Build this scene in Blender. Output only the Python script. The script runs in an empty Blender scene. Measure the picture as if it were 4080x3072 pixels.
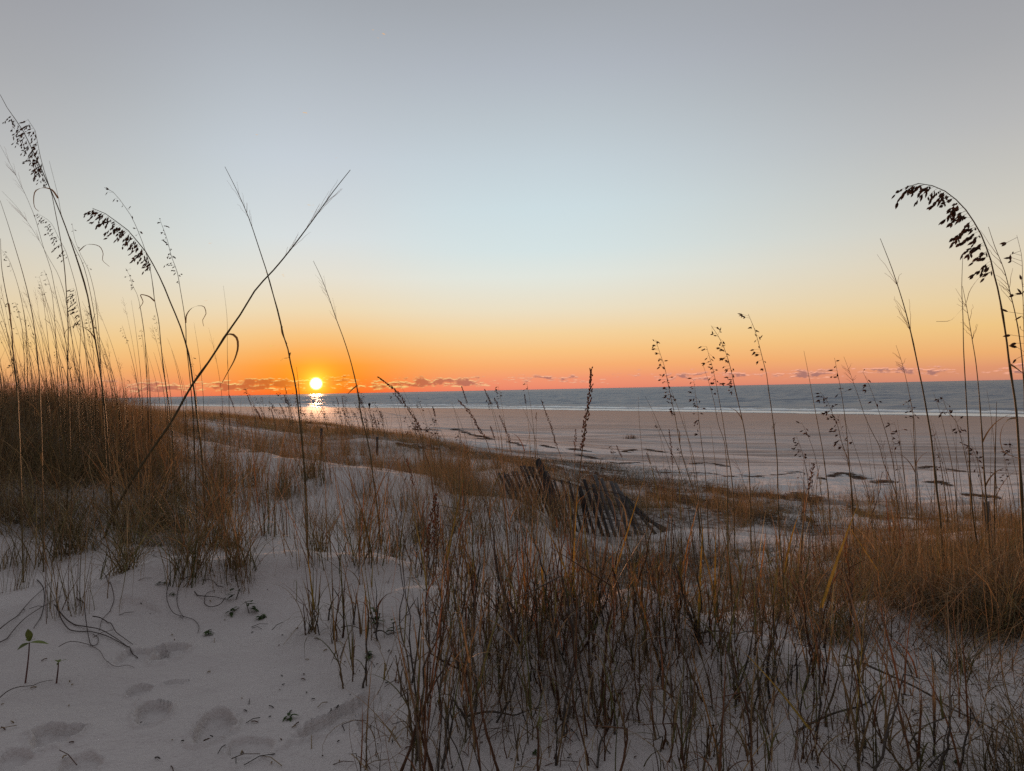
import bpy, math, random
import numpy as np
from mathutils import Matrix, Vector

SC = bpy.context.scene
COL = SC.collection
rng = np.random.default_rng(7)
random.seed(7)
R = math.radians

# ------------------------------------------------------------------ camera
CAMZ = 4.0
PITCH, ROLL = R(0.354), R(1.16)
FOC = 2833.0                       # focal length in photo pixels (4080 wide)
f_ = np.array([0, math.cos(PITCH), math.sin(PITCH)])
u_ = np.array([0, -math.sin(PITCH), math.cos(PITCH)])
r_ = np.array([1.0, 0, 0])
RIGHT = r_ * math.cos(ROLL) - u_ * math.sin(ROLL)
UP = u_ * math.cos(ROLL) + r_ * math.sin(ROLL)
CAMP = np.array([0, 0, CAMZ])
cam = bpy.data.cameras.new('camera')
cam.sensor_width = 36.0
cam.lens = 36.0 * FOC / 4080.0
cam.clip_start, cam.clip_end = 0.05, 80000
co = bpy.data.objects.new('camera', cam)
COL.objects.link(co)
m3 = Matrix((RIGHT, UP, -f_)).transposed()
co.matrix_world = Matrix.Translation(CAMP) @ m3.to_4x4()
SC.camera = co

# ------------------------------------------------------------------ light
SUN_AZ, SUN_EL = R(-15.4), R(0.80)
SUN_DIR = Vector((math.sin(SUN_AZ) * math.cos(SUN_EL), math.cos(SUN_AZ) * math.cos(SUN_EL), math.sin(SUN_EL)))
SC.view_settings.view_transform = 'Standard'
SC.view_settings.look = 'None'
SC.view_settings.exposure = 0.0
SC.view_settings.gamma = 1.0
SC.render.film_transparent = False
sl = bpy.data.lights.new('sun', 'SUN')
sl.energy = 4.0
sl.angle = R(0.6)
sl.color = (1.0, 0.48, 0.24)
so = bpy.data.objects.new('sun', sl)
COL.objects.link(so)
so.rotation_euler = SUN_DIR.to_track_quat('Z', 'Y').to_euler()
so.location = (0, 0, 30)


def lin(c):
    return tuple(((x / 255) / 12.92 if x <= 10 else ((x / 255 + 0.055) / 1.055) ** 2.4) for x in c)


class NT:
    """small helper for node trees"""
    def __init__(s, tree):
        s.t = tree
        tree.nodes.clear()

    def n(s, typ, **kw):
        nd = s.t.nodes.new(typ)
        for k, v in kw.items():
            setattr(nd, k, v)
        return nd

    def l(s, a, b):
        s.t.links.new(a, b)

    def val(s, sock, x):
        if hasattr(x, 'is_linked') or isinstance(x, bpy.types.NodeSocket):
            s.l(x, sock)
        else:
            sock.default_value = x

    def math(s, op, a, b=None, c=None, clamp=False):
        nd = s.n('ShaderNodeMath', operation=op, use_clamp=clamp)
        s.val(nd.inputs[0], a)
        if b is not None:
            s.val(nd.inputs[1], b)
        if c is not None:
            s.val(nd.inputs[2], c)
        return nd.outputs[0]

    def mapr(s, x, a, b, c=0.0, d=1.0, smooth=True):
        nd = s.n('ShaderNodeMapRange')
        nd.interpolation_type = 'SMOOTHSTEP' if smooth else 'LINEAR'
        s.val(nd.inputs[0], x)
        for i, v in enumerate((a, b, c, d)):
            nd.inputs[i + 1].default_value = v
        return nd.outputs[0]

    def mix(s, fac, a, b, typ='MIX'):
        nd = s.n('ShaderNodeMix', data_type='RGBA', blend_type=typ)
        s.val(nd.inputs[0], fac)
        for i, v in ((6, a), (7, b)):
            if isinstance(v, bpy.types.NodeSocket):
                s.l(v, nd.inputs[i])
            else:
                nd.inputs[i].default_value = (*v[:3], 1)
        return nd.outputs[2]

    def ramp(s, fac, stops):
        nd = s.n('ShaderNodeValToRGB')
        cr = nd.color_ramp
        cr.interpolation = 'LINEAR'
        while len(cr.elements) < len(stops):
            cr.elements.new(0.5)
        for e, (p, c) in zip(cr.elements, stops):
            e.position = p
            e.color = (*c, 1)
        s.val(nd.inputs[0], fac)
        return nd.outputs[0]

    def noise(s, vec, scale, detail=3, rough=0.5, dims='3D'):
        nd = s.n('ShaderNodeTexNoise', noise_dimensions=dims)
        s.l(vec, nd.inputs['Vector'])
        nd.inputs['Scale'].default_value = scale
        nd.inputs['Detail'].default_value = detail
        nd.inputs['Roughness'].default_value = rough
        return nd.outputs[0]


# ------------------------------------------------------------------ sky
world = bpy.data.worlds.new('World')
SC.world = world
world.use_nodes = True
w = NT(world.node_tree)
tc = w.n('ShaderNodeTexCoord')
sep = w.n('ShaderNodeSeparateXYZ')
w.l(tc.outputs['Generated'], sep.inputs[0])
DEG = 180 / math.pi
el = w.math('MULTIPLY', w.math('ARCSINE', sep.outputs[2]), DEG)
az = w.math('MULTIPLY', w.math('ARCTAN2', sep.outputs[0], sep.outputs[1]), DEG)
# elevation squeezed so that the low sky gets most of the ramp
elr = w.math('POWER', w.math('DIVIDE', w.math('MAXIMUM', el, 0.0), 90.0), 0.5)


def stops(tab):
    return [((max(e, 0) / 90) ** 0.5, lin(c)) for e, c in tab]


ZEN = [(40, (154, 158, 165)), (60, (150, 154, 162)), (90, (146, 150, 160))]
ramp_mid = w.ramp(elr, stops([
    (0, (230, 130, 108)), (0.8, (242, 150, 114)), (1.9, (248, 174, 114)), (3.06, (249, 195, 130)), (4.5, (245, 211, 158)),
    (6.4, (236, 224, 197)), (9, (226, 231, 223)), (11.1, (214, 228, 229)), (14.3, (206, 222, 227)), (17.8, (197, 210, 217)),
    (21.1, (187, 197, 204)), (24.3, (177, 184, 193)), (28.7, (163, 168, 175))] + ZEN))
ramp_edge = w.ramp(elr, stops([
    (0, (200, 134, 114)), (0.9, (224, 152, 112)), (1.9, (238, 176, 114)), (3.7, (240, 199, 134)),
    (5.5, (234, 208, 162)), (8, (224, 210, 184)), (10.6, (212, 207, 194)), (13.2, (200, 198, 191)), (17, (184, 184, 184)),
    (21.5, (168, 169, 172)), (26, (157, 158, 163))] + ZEN))
ramp_sun = w.ramp(elr, stops([
    (0, (250, 92, 14)), (0.5, (255, 118, 10)), (1.2, (255, 140, 16)), (2.2, (254, 156, 46)), (3.2, (249, 176, 92)), (4.6, (245, 200, 136)),
    (6.5, (238, 219, 182)), (9, (230, 226, 212)), (12, (217, 224, 225)), (17.8, (199, 208, 216)), (28.7, (163, 168, 175))] + ZEN))
ramp_back = w.ramp(elr, stops([
    (0, (104, 90, 92)), (4, (118, 100, 100)), (9, (122, 106, 105)), (18, (114, 108, 110)), (35, (122, 122, 128))] + ZEN[1:]))
aaz = w.math('ABSOLUTE', w.math('ADD', az, 2.0))
sky = w.mix(w.mapr(aaz, 4, 40), ramp_mid, ramp_edge)
dsun = w.math('SUBTRACT', az, math.degrees(SUN_AZ))
gs = w.math('POWER', 2.718, w.math('MULTIPLY', w.math('POWER', w.math('DIVIDE', dsun, 8.5), 2.0), -1.0))
sky = w.mix(gs, sky, ramp_sun)
sky = w.mix(w.mapr(aaz, 46, 120), sky, ramp_back)
# a share of the physical sky for the upper dome
nish = w.n('ShaderNodeTexSky', sky_type='NISHITA')
nish.sun_disc = False
nish.sun_elevation = SUN_EL
nish.sun_rotation = SUN_AZ
nsc = w.mix(1.0, nish.outputs[0], (0.12, 0.12, 0.12), 'MULTIPLY')
sky = w.mix(0.02, sky, nsc)
# low broken cloud along the horizon
cv = w.n('ShaderNodeCombineXYZ')
w.l(w.math('MULTIPLY', az, 1.05), cv.inputs[0])
w.l(w.math('MULTIPLY', el, 4.2), cv.inputs[1])
cv2 = w.n('ShaderNodeCombineXYZ')
w.l(w.math('MULTIPLY', az, 1.05), cv2.inputs[0])
w.l(w.math('MULTIPLY', w.math('ADD', el, 0.09), 4.2), cv2.inputs[1])


def cloudmask(vec):
    a = w.noise(vec.outputs[0], 1.1, 5, 0.62)
    big = w.noise(vec.outputs[0], 0.22, 1, 0.5)
    return w.math('ADD', a, w.math('MULTIPLY', w.math('SUBTRACT', big, 0.5), 0.85))


near = w.math('POWER', 2.718, w.math('MULTIPLY', w.math('POWER', w.math('DIVIDE', dsun, 12.0), 2.0), -1.0))
band = w.math('MULTIPLY', w.mapr(el, 0.05, 0.55), w.mapr(el, 1.75, 0.95))
thr = w.math('SUBTRACT', 0.53, w.math('MULTIPLY', near, 0.12))
thr = w.math('ADD', thr, w.math('MULTIPLY', w.math('SUBTRACT', 1.0, band), 0.4))
c1 = w.mapr(w.math('SUBTRACT', cloudmask(cv), thr), -0.01, 0.11)
c2 = w.mapr(w.math('SUBTRACT', cloudmask(cv2), thr), -0.01, 0.11)
edge = w.math('MULTIPLY', c1, w.math('SUBTRACT', 1.0, c2))
body = w.mix(near, lin((160, 114, 110)), lin((202, 100, 36)))
lit = w.mix(near, lin((252, 178, 146)), lin((255, 214, 120)))
sky = w.mix(w.math('MULTIPLY', c1, 0.85), sky, body)
sky = w.mix(w.math('MULTIPLY', edge, 1.0, clamp=True), sky, lit)
# the sun's disc and the glow around it
dotn = w.n('ShaderNodeVectorMath', operation='DOT_PRODUCT')
w.l(tc.outputs['Generated'], dotn.inputs[0])
dotn.inputs[1].default_value = SUN_DIR
sa = w.math('MULTIPLY', w.math('ARCCOSINE', w.math('MINIMUM', dotn.outputs['Value'], 1.0)), DEG)
disc = w.mapr(sa, 0.54, 0.10)
halo = w.math('POWER', 2.718, w.math('MULTIPLY', sa, -1.6))
wide = w.math('POWER', 2.718, w.math('MULTIPLY', sa, -0.5))
sky = w.mix(w.math('MULTIPLY', wide, 0.38, clamp=True), sky, (1.0, 0.33, 0.02))
glow = w.mix(halo, (0, 0, 0), (2.3, 1.2, 0.10))
sky = w.mix(1.0, sky, glow, 'ADD')
dcol = w.mix(disc, (0, 0, 0), (9, 7.5, 4.5))
sky = w.mix(1.0, sky, dcol, 'ADD')
bg = w.n('ShaderNodeBackground')
w.l(sky, bg.inputs[0])
bg.inputs[1].default_value = 1.0
wo = w.n('ShaderNodeOutputWorld')
w.l(bg.outputs[0], wo.inputs[0])


# ------------------------------------------------------------------ helpers
def ray(px, py):
    d = f_ + RIGHT * ((px - 2040) / FOC) - UP * ((py - 1536) / FOC)
    return d


def at(px, py, depth):
    """point seen at a photo pixel, at a given distance along the view axis"""
    return CAMP + ray(px, py) * depth


def vnoise(x, y, seed=0):
    """smooth value noise, about -1..1"""
    xi, yi = np.floor(x).astype(np.int64), np.floor(y).astype(np.int64)
    xf, yf = x - xi, y - yi

    def h(a, b):
        k = (a * 374761393 + b * 668265263 + seed * 974634533) & 0x7fffffff
        k = ((k ^ (k >> 13)) * 1274126177) & 0x7fffffff
        return ((k ^ (k >> 16)) & 0xffff) / 32767.5 - 1
    sx, sy = xf * xf * (3 - 2 * xf), yf * yf * (3 - 2 * yf)
    return (h(xi, yi) * (1 - sx) + h(xi + 1, yi) * sx) * (1 - sy) + (h(xi, yi + 1) * (1 - sx) + h(xi + 1, yi + 1) * sx) * sy


def fbm(x, y, seed=0, octs=4):
    s, a = 0, 1.0
    for o in range(octs):
        s = s + a * vnoise(x * 2 ** o, y * 2 ** o, seed + o)
        a *= 0.5
    return s / 1.8


def sstep(a, b, x):
    t = np.clip((x - a) / (b - a), 0, 1)
    return t * t * (3 - 2 * t)


# ---- terrain ------------------------------------------------------
KS = 0.68                           # scale of the dune as surveyed from the picture
COLPX = np.array([-700, 0, 400, 800, 1200, 1600, 2040, 2450, 2850, 3250, 3650, 4080, 4800.])
TY = np.array([1, 2, 3, 4, 5, 6.5, 8, 10, 13, 17, 22, 30, 45, 70, 120.])
TZ = np.array([
    [2.95, 2.95, 3.00, 3.10, 3.32, 3.62, 3.95, 4.08, 4.0, 3.82, 3.50, 3.30, 3.00, 2.60, 1.0],
    [2.95, 2.95, 2.97, 3.00, 3.13, 3.40, 3.76, 3.92, 3.85, 3.65, 3.40, 3.20, 3.00, 2.60, 1.0],
    [2.95, 2.95, 2.96, 3.00, 3.08, 3.28, 3.55, 3.74, 3.73, 3.60, 3.42, 3.22, 3.00, 2.50, 1.0],
    [2.95, 2.94, 2.95, 2.98, 2.99, 3.00, 3.03, 3.08, 3.12, 3.14, 3.13, 3.06, 2.80, 2.20, 1.0],
    [2.95, 2.93, 2.94, 2.97, 2.93, 2.90, 2.92, 2.96, 2.75, 2.65, 2.60, 2.45, 2.10, 1.50, 1.0],
    [2.95, 2.93, 2.95, 2.98, 2.80, 2.75, 2.82, 2.85, 2.50, 2.35, 2.40, 2.10, 1.50, 1.00, 0.8],
    [2.95, 2.92, 2.98, 2.85, 2.70, 2.72, 2.75, 2.28, 2.35, 2.15, 1.80, 1.45, 1.20, 1.00, 0.8],
    [2.95, 2.92, 3.00, 2.60, 2.35, 2.20, 2.12, 2.05, 1.90, 1.65, 1.40, 1.20, 1.00, 0.80, 0.6],
    [2.95, 2.93, 3.00, 2.70, 2.52, 2.42, 2.32, 2.10, 1.80, 1.55, 1.30, 1.10, 0.90, 0.70, 0.6],
    [2.95, 2.95, 2.96, 2.79, 2.63, 2.48, 2.27, 1.95, 1.70, 1.45, 1.25, 1.10, 0.90, 0.70, 0.6],
    [2.95, 2.97, 2.93, 2.83, 2.70, 2.53, 2.28, 1.95, 1.65, 1.40, 1.20, 1.10, 0.90, 0.70, 0.6],
    [2.95, 2.99, 2.96, 2.86, 2.72, 2.55, 2.30, 1.95, 1.65, 1.40, 1.20, 1.10, 0.90, 0.70, 0.6],
    [2.95, 3.01, 2.98, 2.88, 2.74, 2.57, 2.32, 1.95, 1.65, 1.40, 1.20, 1.10, 0.90, 0.70, 0.6]])
TZ = 4 - (4 - TZ) * KS
TYS = TY * KS
TU = (COLPX - 2040) / FOC


def cubic1(xk, yk, x):
    """Catmull-Rom through (xk, yk[..., k]) along the last axis"""
    x = np.clip(x, xk[0], xk[-1])
    i = np.clip(np.searchsorted(xk, x, side='right') - 1, 0, len(xk) - 2)
    m = np.gradient(yk, xk, axis=-1) * 0.85
    h = xk[i + 1] - xk[i]
    t = (x - xk[i]) / h
    return (yk[..., i] * (1 + 2 * t) * (1 - t) ** 2 + m[..., i] * h * t * (1 - t) ** 2 +
            yk[..., i + 1] * t * t * (3 - 2 * t) + m[..., i + 1] * h * t * t * (t - 1))


NU, NL = 420, 420
GU = np.linspace(TU[0], TU[-1], NU)
GL = np.linspace(math.log(TYS[0]), math.log(TYS[-1]), NL)
_a = cubic1(np.log(TYS), TZ, GL)              # cols x NL
GT = cubic1(TU, _a.T, GU).T                   # NU x NL

SHORE = np.array([(140.0, -39.4), (54.7, 76.0), (0.0, 150.0), (-87.0, 245.0), (-700.0, 914.0)])


def shore_s(x, y):
    """metres inland from the waterline (negative = out at sea)"""
    best = np.full(np.shape(x), 1e9)
    sg = np.ones(np.shape(x))
    for a, b in zip(SHORE[:-1], SHORE[1:]):
        d = b - a
        L = np.hypot(*d)
        d = d / L
        t = np.clip((x - a[0]) * d[0] + (y - a[1]) * d[1], 0, L)
        dx, dy = x - a[0] - d[0] * t, y - a[1] - d[1] * t
        dist = np.hypot(dx, dy)
        side = d[0] * dy - d[1] * dx             # left of the direction = inland
        k = dist < best
        best = np.where(k, dist, best)
        sg = np.where(k, np.sign(side), sg)
    return best * sg


_pp = shore_s(np.array([0.0]), np.array([0.0]))
SSG = 1.0 if _pp[0] > 0 else -1.0

PRINTS = []     # filled once the coarse ground exists: (x, y, rx, ry, rot, depth)


MOUNDS = []     # (x, y, radius, height) of the little sand mounds around the clumps


def ground0(x, y):
    x, y = np.asarray(x, float), np.asarray(y, float)
    r = np.hypot(x, y)
    th = np.arctan2(x, y)
    thc = np.clip(th, -0.765, 0.765)
    Y = np.maximum(r * np.cos(thc), 0.3)
    u = np.clip(np.tan(thc), TU[0], TU[-1])
    fi = np.clip((u - GU[0]) / (GU[1] - GU[0]), 0, NU - 1.001)
    fj = np.clip((np.log(Y) - GL[0]) / (GL[1] - GL[0]), 0, NL - 1.001)
    i, j = fi.astype(int), fj.astype(int)
    a, b = fi - i, fj - j
    z = (GT[i, j] * (1 - a) + GT[i + 1, j] * a) * (1 - b) + (GT[i, j + 1] * (1 - a) + GT[i + 1, j + 1] * a) * b
    s = shore_s(x, y) * SSG
    sp = np.clip(s, 0, 150)
    z = z - 4.0 * (1 - sstep(30, 78, s))
    zb = np.where(s > 0, 0.010 * sp + 0.00012 * sp ** 2, np.maximum(0.02 * s, -2.5))
    k = 0.06
    dd = np.clip((z - zb) / k, -40, 40)
    z = zb + k * np.log1p(np.exp(dd))
    dune = sstep(1.9, 2.5, z)
    nearw = 1 - sstep(14, 40, r)
    z = z + dune * nearw * (0.05 * fbm(x * 0.9, y * 0.9, 3) + 0.042 * fbm(x * 2.1, y * 2.1, 9)) * sstep(0.9, 2.4, r)
    z = z + nearw * (0.007 * fbm(x * 6, y * 6, 21, 3) + 0.0025 * fbm(x * 26, y * 26, 23, 3))
    for (mx, my, mr, mh) in MOUNDS:
        q = np.hypot(x - mx, y - my) / mr
        z = z + np.where(q < 1, mh * (0.5 + 0.5 * np.cos(np.pi * np.minimum(q, 1))), 0)
    # low wind-laid ridges on the upper beach, running with the shore
    al = (x * -0.65 + y * 0.76)
    ac = (x * 0.76 + y * 0.65)
    z = z + (1 - dune) * sstep(6, 12, r) * sstep(4, 45, s) * 0.075 * fbm(al * 0.09, ac * 0.5, 31, 3)
    return z


def ground(x, y):
    x, y = np.asarray(x, float), np.asarray(y, float)
    shp = x.shape
    x, y = x.ravel(), y.ravel()
    z = ground0(x, y)
    for (px, py, rx, ry, rot, dep) in PRINTS:
        dx, dy = x - px, y - py
        m = np.nonzero((np.abs(dx) < 0.3) & (np.abs(dy) < 0.3))[0]
        if not len(m):
            continue
        c, s = math.cos(rot), math.sin(rot)
        dx, dy, xm, ym = dx[m], dy[m], x[m], y[m]
        a, b = (dx * c + dy * s) / rx, (-dx * s + dy * c) / ry
        nz = 0.28 * vnoise(xm * 40, ym * 40, 5) + 0.2 * vnoise(xm * 90, ym * 90, 6)
        q = (np.abs(a) ** 2.4 + np.abs(b * (1 + 0.35 * a)) ** 2.4) ** (1 / 2.4) * (1 + nz * 0.55)
        prof = -dep * (1 - sstep(0.82, 1.04, q)) + 0.4 * dep * np.exp(-((q - 1.14) / 0.13) ** 2)
        prof = prof + dep * (0.22 * vnoise(xm * 40, ym * 40, 18) + 0.10 * vnoise(xm * 110, ym * 110, 8)) * (1 - sstep(0.8, 1.3, q))
        z[m] += prof
    return z.reshape(shp)


def hits(px, py, dmin=0.8, dmax=300):
    """where the views through photo pixels meet the ground (arrays)"""
    px, py = np.atleast_1d(px).astype(float), np.atleast_1d(py).astype(float)
    d = f_[None] + RIGHT[None] * ((px - 2040) / FOC)[:, None] - UP[None] * ((py - 1536) / FOC)[:, None]
    t = np.exp(np.linspace(math.log(dmin), math.log(dmax), 260))
    P = d[:, None] * t[None, :, None]
    under = (P[..., 2] + CAMZ) < ground0(P[..., 0], P[..., 1])
    k = np.argmax(under, 1)
    k[~under.any(1)] = len(t) - 1
    lo, hi = t[np.maximum(k - 1, 0)], t[k]
    for _ in range(14):
        m = 0.5 * (lo + hi)
        q = d * m[:, None]
        u = (q[:, 2] + CAMZ) < ground0(q[:, 0], q[:, 1])
        hi, lo = np.where(u, m, hi), np.where(u, lo, m)
    q = d * hi[:, None]
    q[:, 2] = ground0(q[:, 0], q[:, 1])
    return q, hi


def hit(px, py, dmin=0.8, dmax=300):
    q, t = hits(px, py, dmin, dmax)
    return q[0], float(t[0])


_m = [(2480, 2490, 0.26, 0.075), (2660, 2500, 0.24, 0.07), (1880, 2530, 0.24, 0.06), (1230, 2275, 0.40, 0.06), (2200, 2600, 0.26, 0.09), (960, 2295, 0.36, 0.05), (1650, 2420, 0.3, 0.05),
      (2900, 2600, 0.25, 0.06), (640, 2290, 0.35, 0.05), (2330, 2540, 0.22, 0.06), (1500, 2280, 0.35, 0.05), (3250, 2700, 0.22, 0.05), (1050, 1850, 0.9, 0.10), (1400, 1920, 0.9, 0.08)]
for px, py, mr, mh in _m:
    p, d = hit(px, py)
    MOUNDS.append((p[0], p[1], mr, mh))
for (px, py, wx, wy, rot, dep) in [
        (557, 2418, 85, 26, 0.05, 0.012), (610, 2835, 60, 42, 0.5, 0.014), (862, 2892, 68, 62, 0.1, 0.015), (232, 2928, 85, 38, 0.45, 0.016),
        (690, 2592, 58, 30, 0.2, 0.014), (640, 2590, 30, 20, 0.2, 0.012), (545, 2612, 60, 26, 0.1, 0.01), (560, 2752, 44, 17, 0.35, 0.010),
        (705, 2718, 44, 9, 0.5, 0.008), (1360, 2860, 60, 90, -0.5, 0.016), (1500, 2900, 70, 60, 0.3, 0.012), (60, 3030, 60, 30, 0.1, 0.008),
        (930, 2250, 60, 16, 0, 0.012), (420, 2330, 50, 14, 0.3, 0.010), (1010, 2980, 90, 40, 0.4, 0.008), (330, 3040, 70, 34, -0.2, 0.009)]:
    p, d = hit(px, py)
    e = hit(px, py + wy)[0]
    ry = max(0.012, float(np.hypot(*(p - e)[:2])))
    PRINTS.append((p[0], p[1], wx * d / FOC, ry, rot, dep * 1.1))


# ---- mesh building ---------------------------------------------------
def link(o, parent=None):
    COL.objects.link(o)
    if parent is not None:
        o.parent = parent
    return o


def mesh_np(name, V, F, mat, parent=None, colr=None, smooth=True, attr=None, loc=None):
    """V (n,3), F (m,3|4) arrays -> ONE object; the object's origin is put at loc"""
    V = np.asarray(V, np.float32)
    F = np.asarray(F, np.int32)
    me = bpy.data.meshes.new(name)
    if loc is not None:
        V = V - np.asarray(loc, np.float32)
    me.vertices.add(len(V))
    me.vertices.foreach_set('co', V.ravel())
    k = F.shape[1]
    me.loops.add(F.size)
    me.loops.foreach_set('vertex_index', F.ravel())
    me.polygons.add(len(F))
    me.polygons.foreach_set('loop_start', np.arange(0, F.size, k, dtype=np.int32))
    if smooth:
        me.polygons.foreach_set('use_smooth', np.ones(len(F), bool))
    if colr is not None:
        a = me.color_attributes.new('col', 'FLOAT_COLOR', 'POINT')
        c4 = np.ones((len(V), 4), np.float32)
        c4[:, :3] = colr
        a.data.foreach_set('color', c4.ravel())
    for an, av in (attr or {}).items():
        a = me.attributes.new(an, 'FLOAT', 'POINT')
        a.data.foreach_set('value', np.asarray(av, np.float32))
    me.update(calc_edges=True)
    me.validate()
    me.materials.append(mat)
    o = bpy.data.objects.new(name, me)
    if loc is not None:
        o.location = loc
    return link(o, parent)


class MB:
    """collects quads of tubes, blades and seeds for one mesh"""
    def __init__(s):
        s.V, s.F, s.C, s.n = [], [], [], 0

    def add(s, V, F, C):
        V = np.asarray(V, float)
        s.V.append(V)
        s.F.append(np.asarray(F, int) + s.n)
        C = np.asarray(C, float)
        if C.ndim == 1:
            C = np.tile(C, (len(V), 1))
        s.C.append(C)
        s.n += len(V)

    def tube(s, P, rad, col, sides=4, cap=True):
        P = np.asarray(P, float)
        n = len(P)
        rad = np.broadcast_to(np.asarray(rad, float), (n,))
        T = np.gradient(P, axis=0)
        T /= np.linalg.norm(T, axis=1)[:, None] + 1e-9
        ref = np.array([0.31, 0.91, 0.27])
        A = np.cross(T, ref)
        A /= np.linalg.norm(A, axis=1)[:, None] + 1e-9
        B = np.cross(T, A)
        ang = np.arange(sides) * 2 * math.pi / sides
        V = (P[:, None] + rad[:, None, None] * (A[:, None] * np.cos(ang)[None, :, None] + B[:, None] * np.sin(ang)[None, :, None])).reshape(-1, 3)
        i = np.arange(n - 1)[:, None] * sides
        j = np.arange(sides)[None]
        j2 = (j + 1) % sides
        F = np.stack([i + j, i + j2, i + sides + j2, i + sides + j], -1).reshape(-1, 4)
        C = np.asarray(col, float)
        if C.ndim == 2:
            C = np.repeat(C, sides, 0)
        s.add(V, F, C)
        if cap and sides == 4:
            b = s.n - sides
            s.F.append(np.array([[b, b + 1, b + 2, b + 3]]))

    def ribbon(s, P, wid, col, side=None):
        P = np.asarray(P, float)
        n = len(P)
        T = np.gradient(P, axis=0)
        T /= np.linalg.norm(T, axis=1)[:, None] + 1e-9
        if side is None:
            side = np.array([random.uniform(-1, 1), random.uniform(-0.5, 0.5), random.uniform(-0.2, 0.2)])
        A = np.cross(T, np.cross(np.broadcast_to(side, T.shape), T))
        A /= np.linalg.norm(A, axis=1)[:, None] + 1e-9
        wid = np.broadcast_to(np.asarray(wid, float), (n,))[:, None] * 0.5
        V = np.stack([P - A * wid, P + A * wid], 1).reshape(-1, 3)
        i = np.arange(n - 1) * 2
        F = np.stack([i, i + 1, i + 3, i + 2], -1)
        C = np.asarray(col, float)
        if C.ndim == 2:
            C = np.repeat(C, 2, 0)
        s.add(V, F, C)

    def seed(s, p, d, L, W, col):
        """a flat pointed spikelet, a real lens with two faces"""
        d = np.asarray(d, float)
        d = d / (np.linalg.norm(d) + 1e-9)
        a = np.cross(d, np.array([random.uniform(-0.3, 0.3), 1, random.uniform(-0.3, 0.3)]))
        a /= np.linalg.norm(a) + 1e-9
        b = np.cross(d, a)
        p = np.asarray(p, float)
        pts = [p, p + d * L * 0.28 + a * W * 0.42, p + d * L * 0.6 + a * W * 0.42, p + d * L, p + d * L * 0.6 - a * W * 0.42, p + d * L * 0.28 - a * W * 0.42,
               p + d * L * 0.45 + b * W * 0.16, p + d * L * 0.45 - b * W * 0.16]
        F = [[0, 1, 6, 5], [1, 2, 3, 6], [6, 3, 4, 5], [0, 5, 7, 1], [1, 7, 3, 2], [7, 5, 4, 3]]
        s.add(pts, F, np.asarray(col) * random.uniform(0.7, 1.3))

    def build(s, name, mat, parent=None, loc=None):
        return mesh_np(name, np.concatenate(s.V), np.concatenate(s.F), mat, parent, np.concatenate(s.C), loc=loc)


def blades(base, azm, tilt, bend, L, W, K, col, tip=None, power=1.5, wob=None):
    """N grass blades at once -> V, F, C"""
    N = len(base)
    t = np.linspace(0, 1, K + 1)
    ang = tilt[:, None] + bend[:, None] * t[None] ** power
    am = 0.5 * (ang[:, 1:] + ang[:, :-1])
    wb = (wob if wob is not None else np.zeros(N))[:, None] * t[None, 1:]
    A = azm[:, None] + wb
    ds = (L / K)[:, None]
    h = np.sin(am) * ds
    X = np.concatenate([np.zeros((N, 1)), np.cumsum(h * np.sin(A), 1)], 1) + base[:, 0:1]
    Y = np.concatenate([np.zeros((N, 1)), np.cumsum(h * np.cos(A), 1)], 1) + base[:, 1:2]
    Z = np.concatenate([np.zeros((N, 1)), np.cumsum(np.cos(am) * ds, 1)], 1) + base[:, 2:3]
    P = np.stack([X, Y, Z], -1)
    rr = rng.uniform(0, math.pi, N)
    S = np.stack([np.cos(rr), np.sin(rr), np.zeros(N)], -1)
    wv = W[:, None] * (1 - 0.93 * t[None] ** 1.6) * 0.5
    V = np.stack([P - S[:, None] * wv[..., None], P + S[:, None] * wv[..., None]], 2).reshape(-1, 3)
    i = (np.arange(N)[:, None] * (K + 1) + np.arange(K)[None]).reshape(-1) * 2
    F = np.stack([i, i + 1, i + 3, i + 2], -1)
    C = np.repeat(col[:, None], K + 1, 1)
    if tip is not None:
        C = C * (1 - t[None, :, None] ** 2) + tip[:, None] * t[None, :, None] ** 2
    C = np.repeat(C[:, :, None], 2, 2).reshape(-1, 3)
    return V, F, C


# palette of real plant colours
DRY = np.array([0.28, 0.20, 0.11])
OLIVE = np.array([0.115, 0.115, 0.045])
GREEN = np.array([0.065, 0.09, 0.035])
RUST = np.array([0.18, 0.09, 0.05])
GREY = np.array([0.15, 0.125, 0.105])
DARKSEED = np.array([0.13, 0.062, 0.034])


def grasscol(n, wts=(0.4, 0.25, 0.1, 0.15, 0.1)):
    P = np.array([DRY, OLIVE, GREEN, RUST, GREY])
    k = rng.choice(5, n, p=np.array(wts) / sum(wts))
    k2 = rng.choice(5, n, p=np.array(wts) / sum(wts))
    m = rng.uniform(0, 0.5, (n, 1))
    return (P[k] * (1 - m) + P[k2] * m) * np.exp(rng.normal(-0.1, 0.38, (n, 1)))


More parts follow.
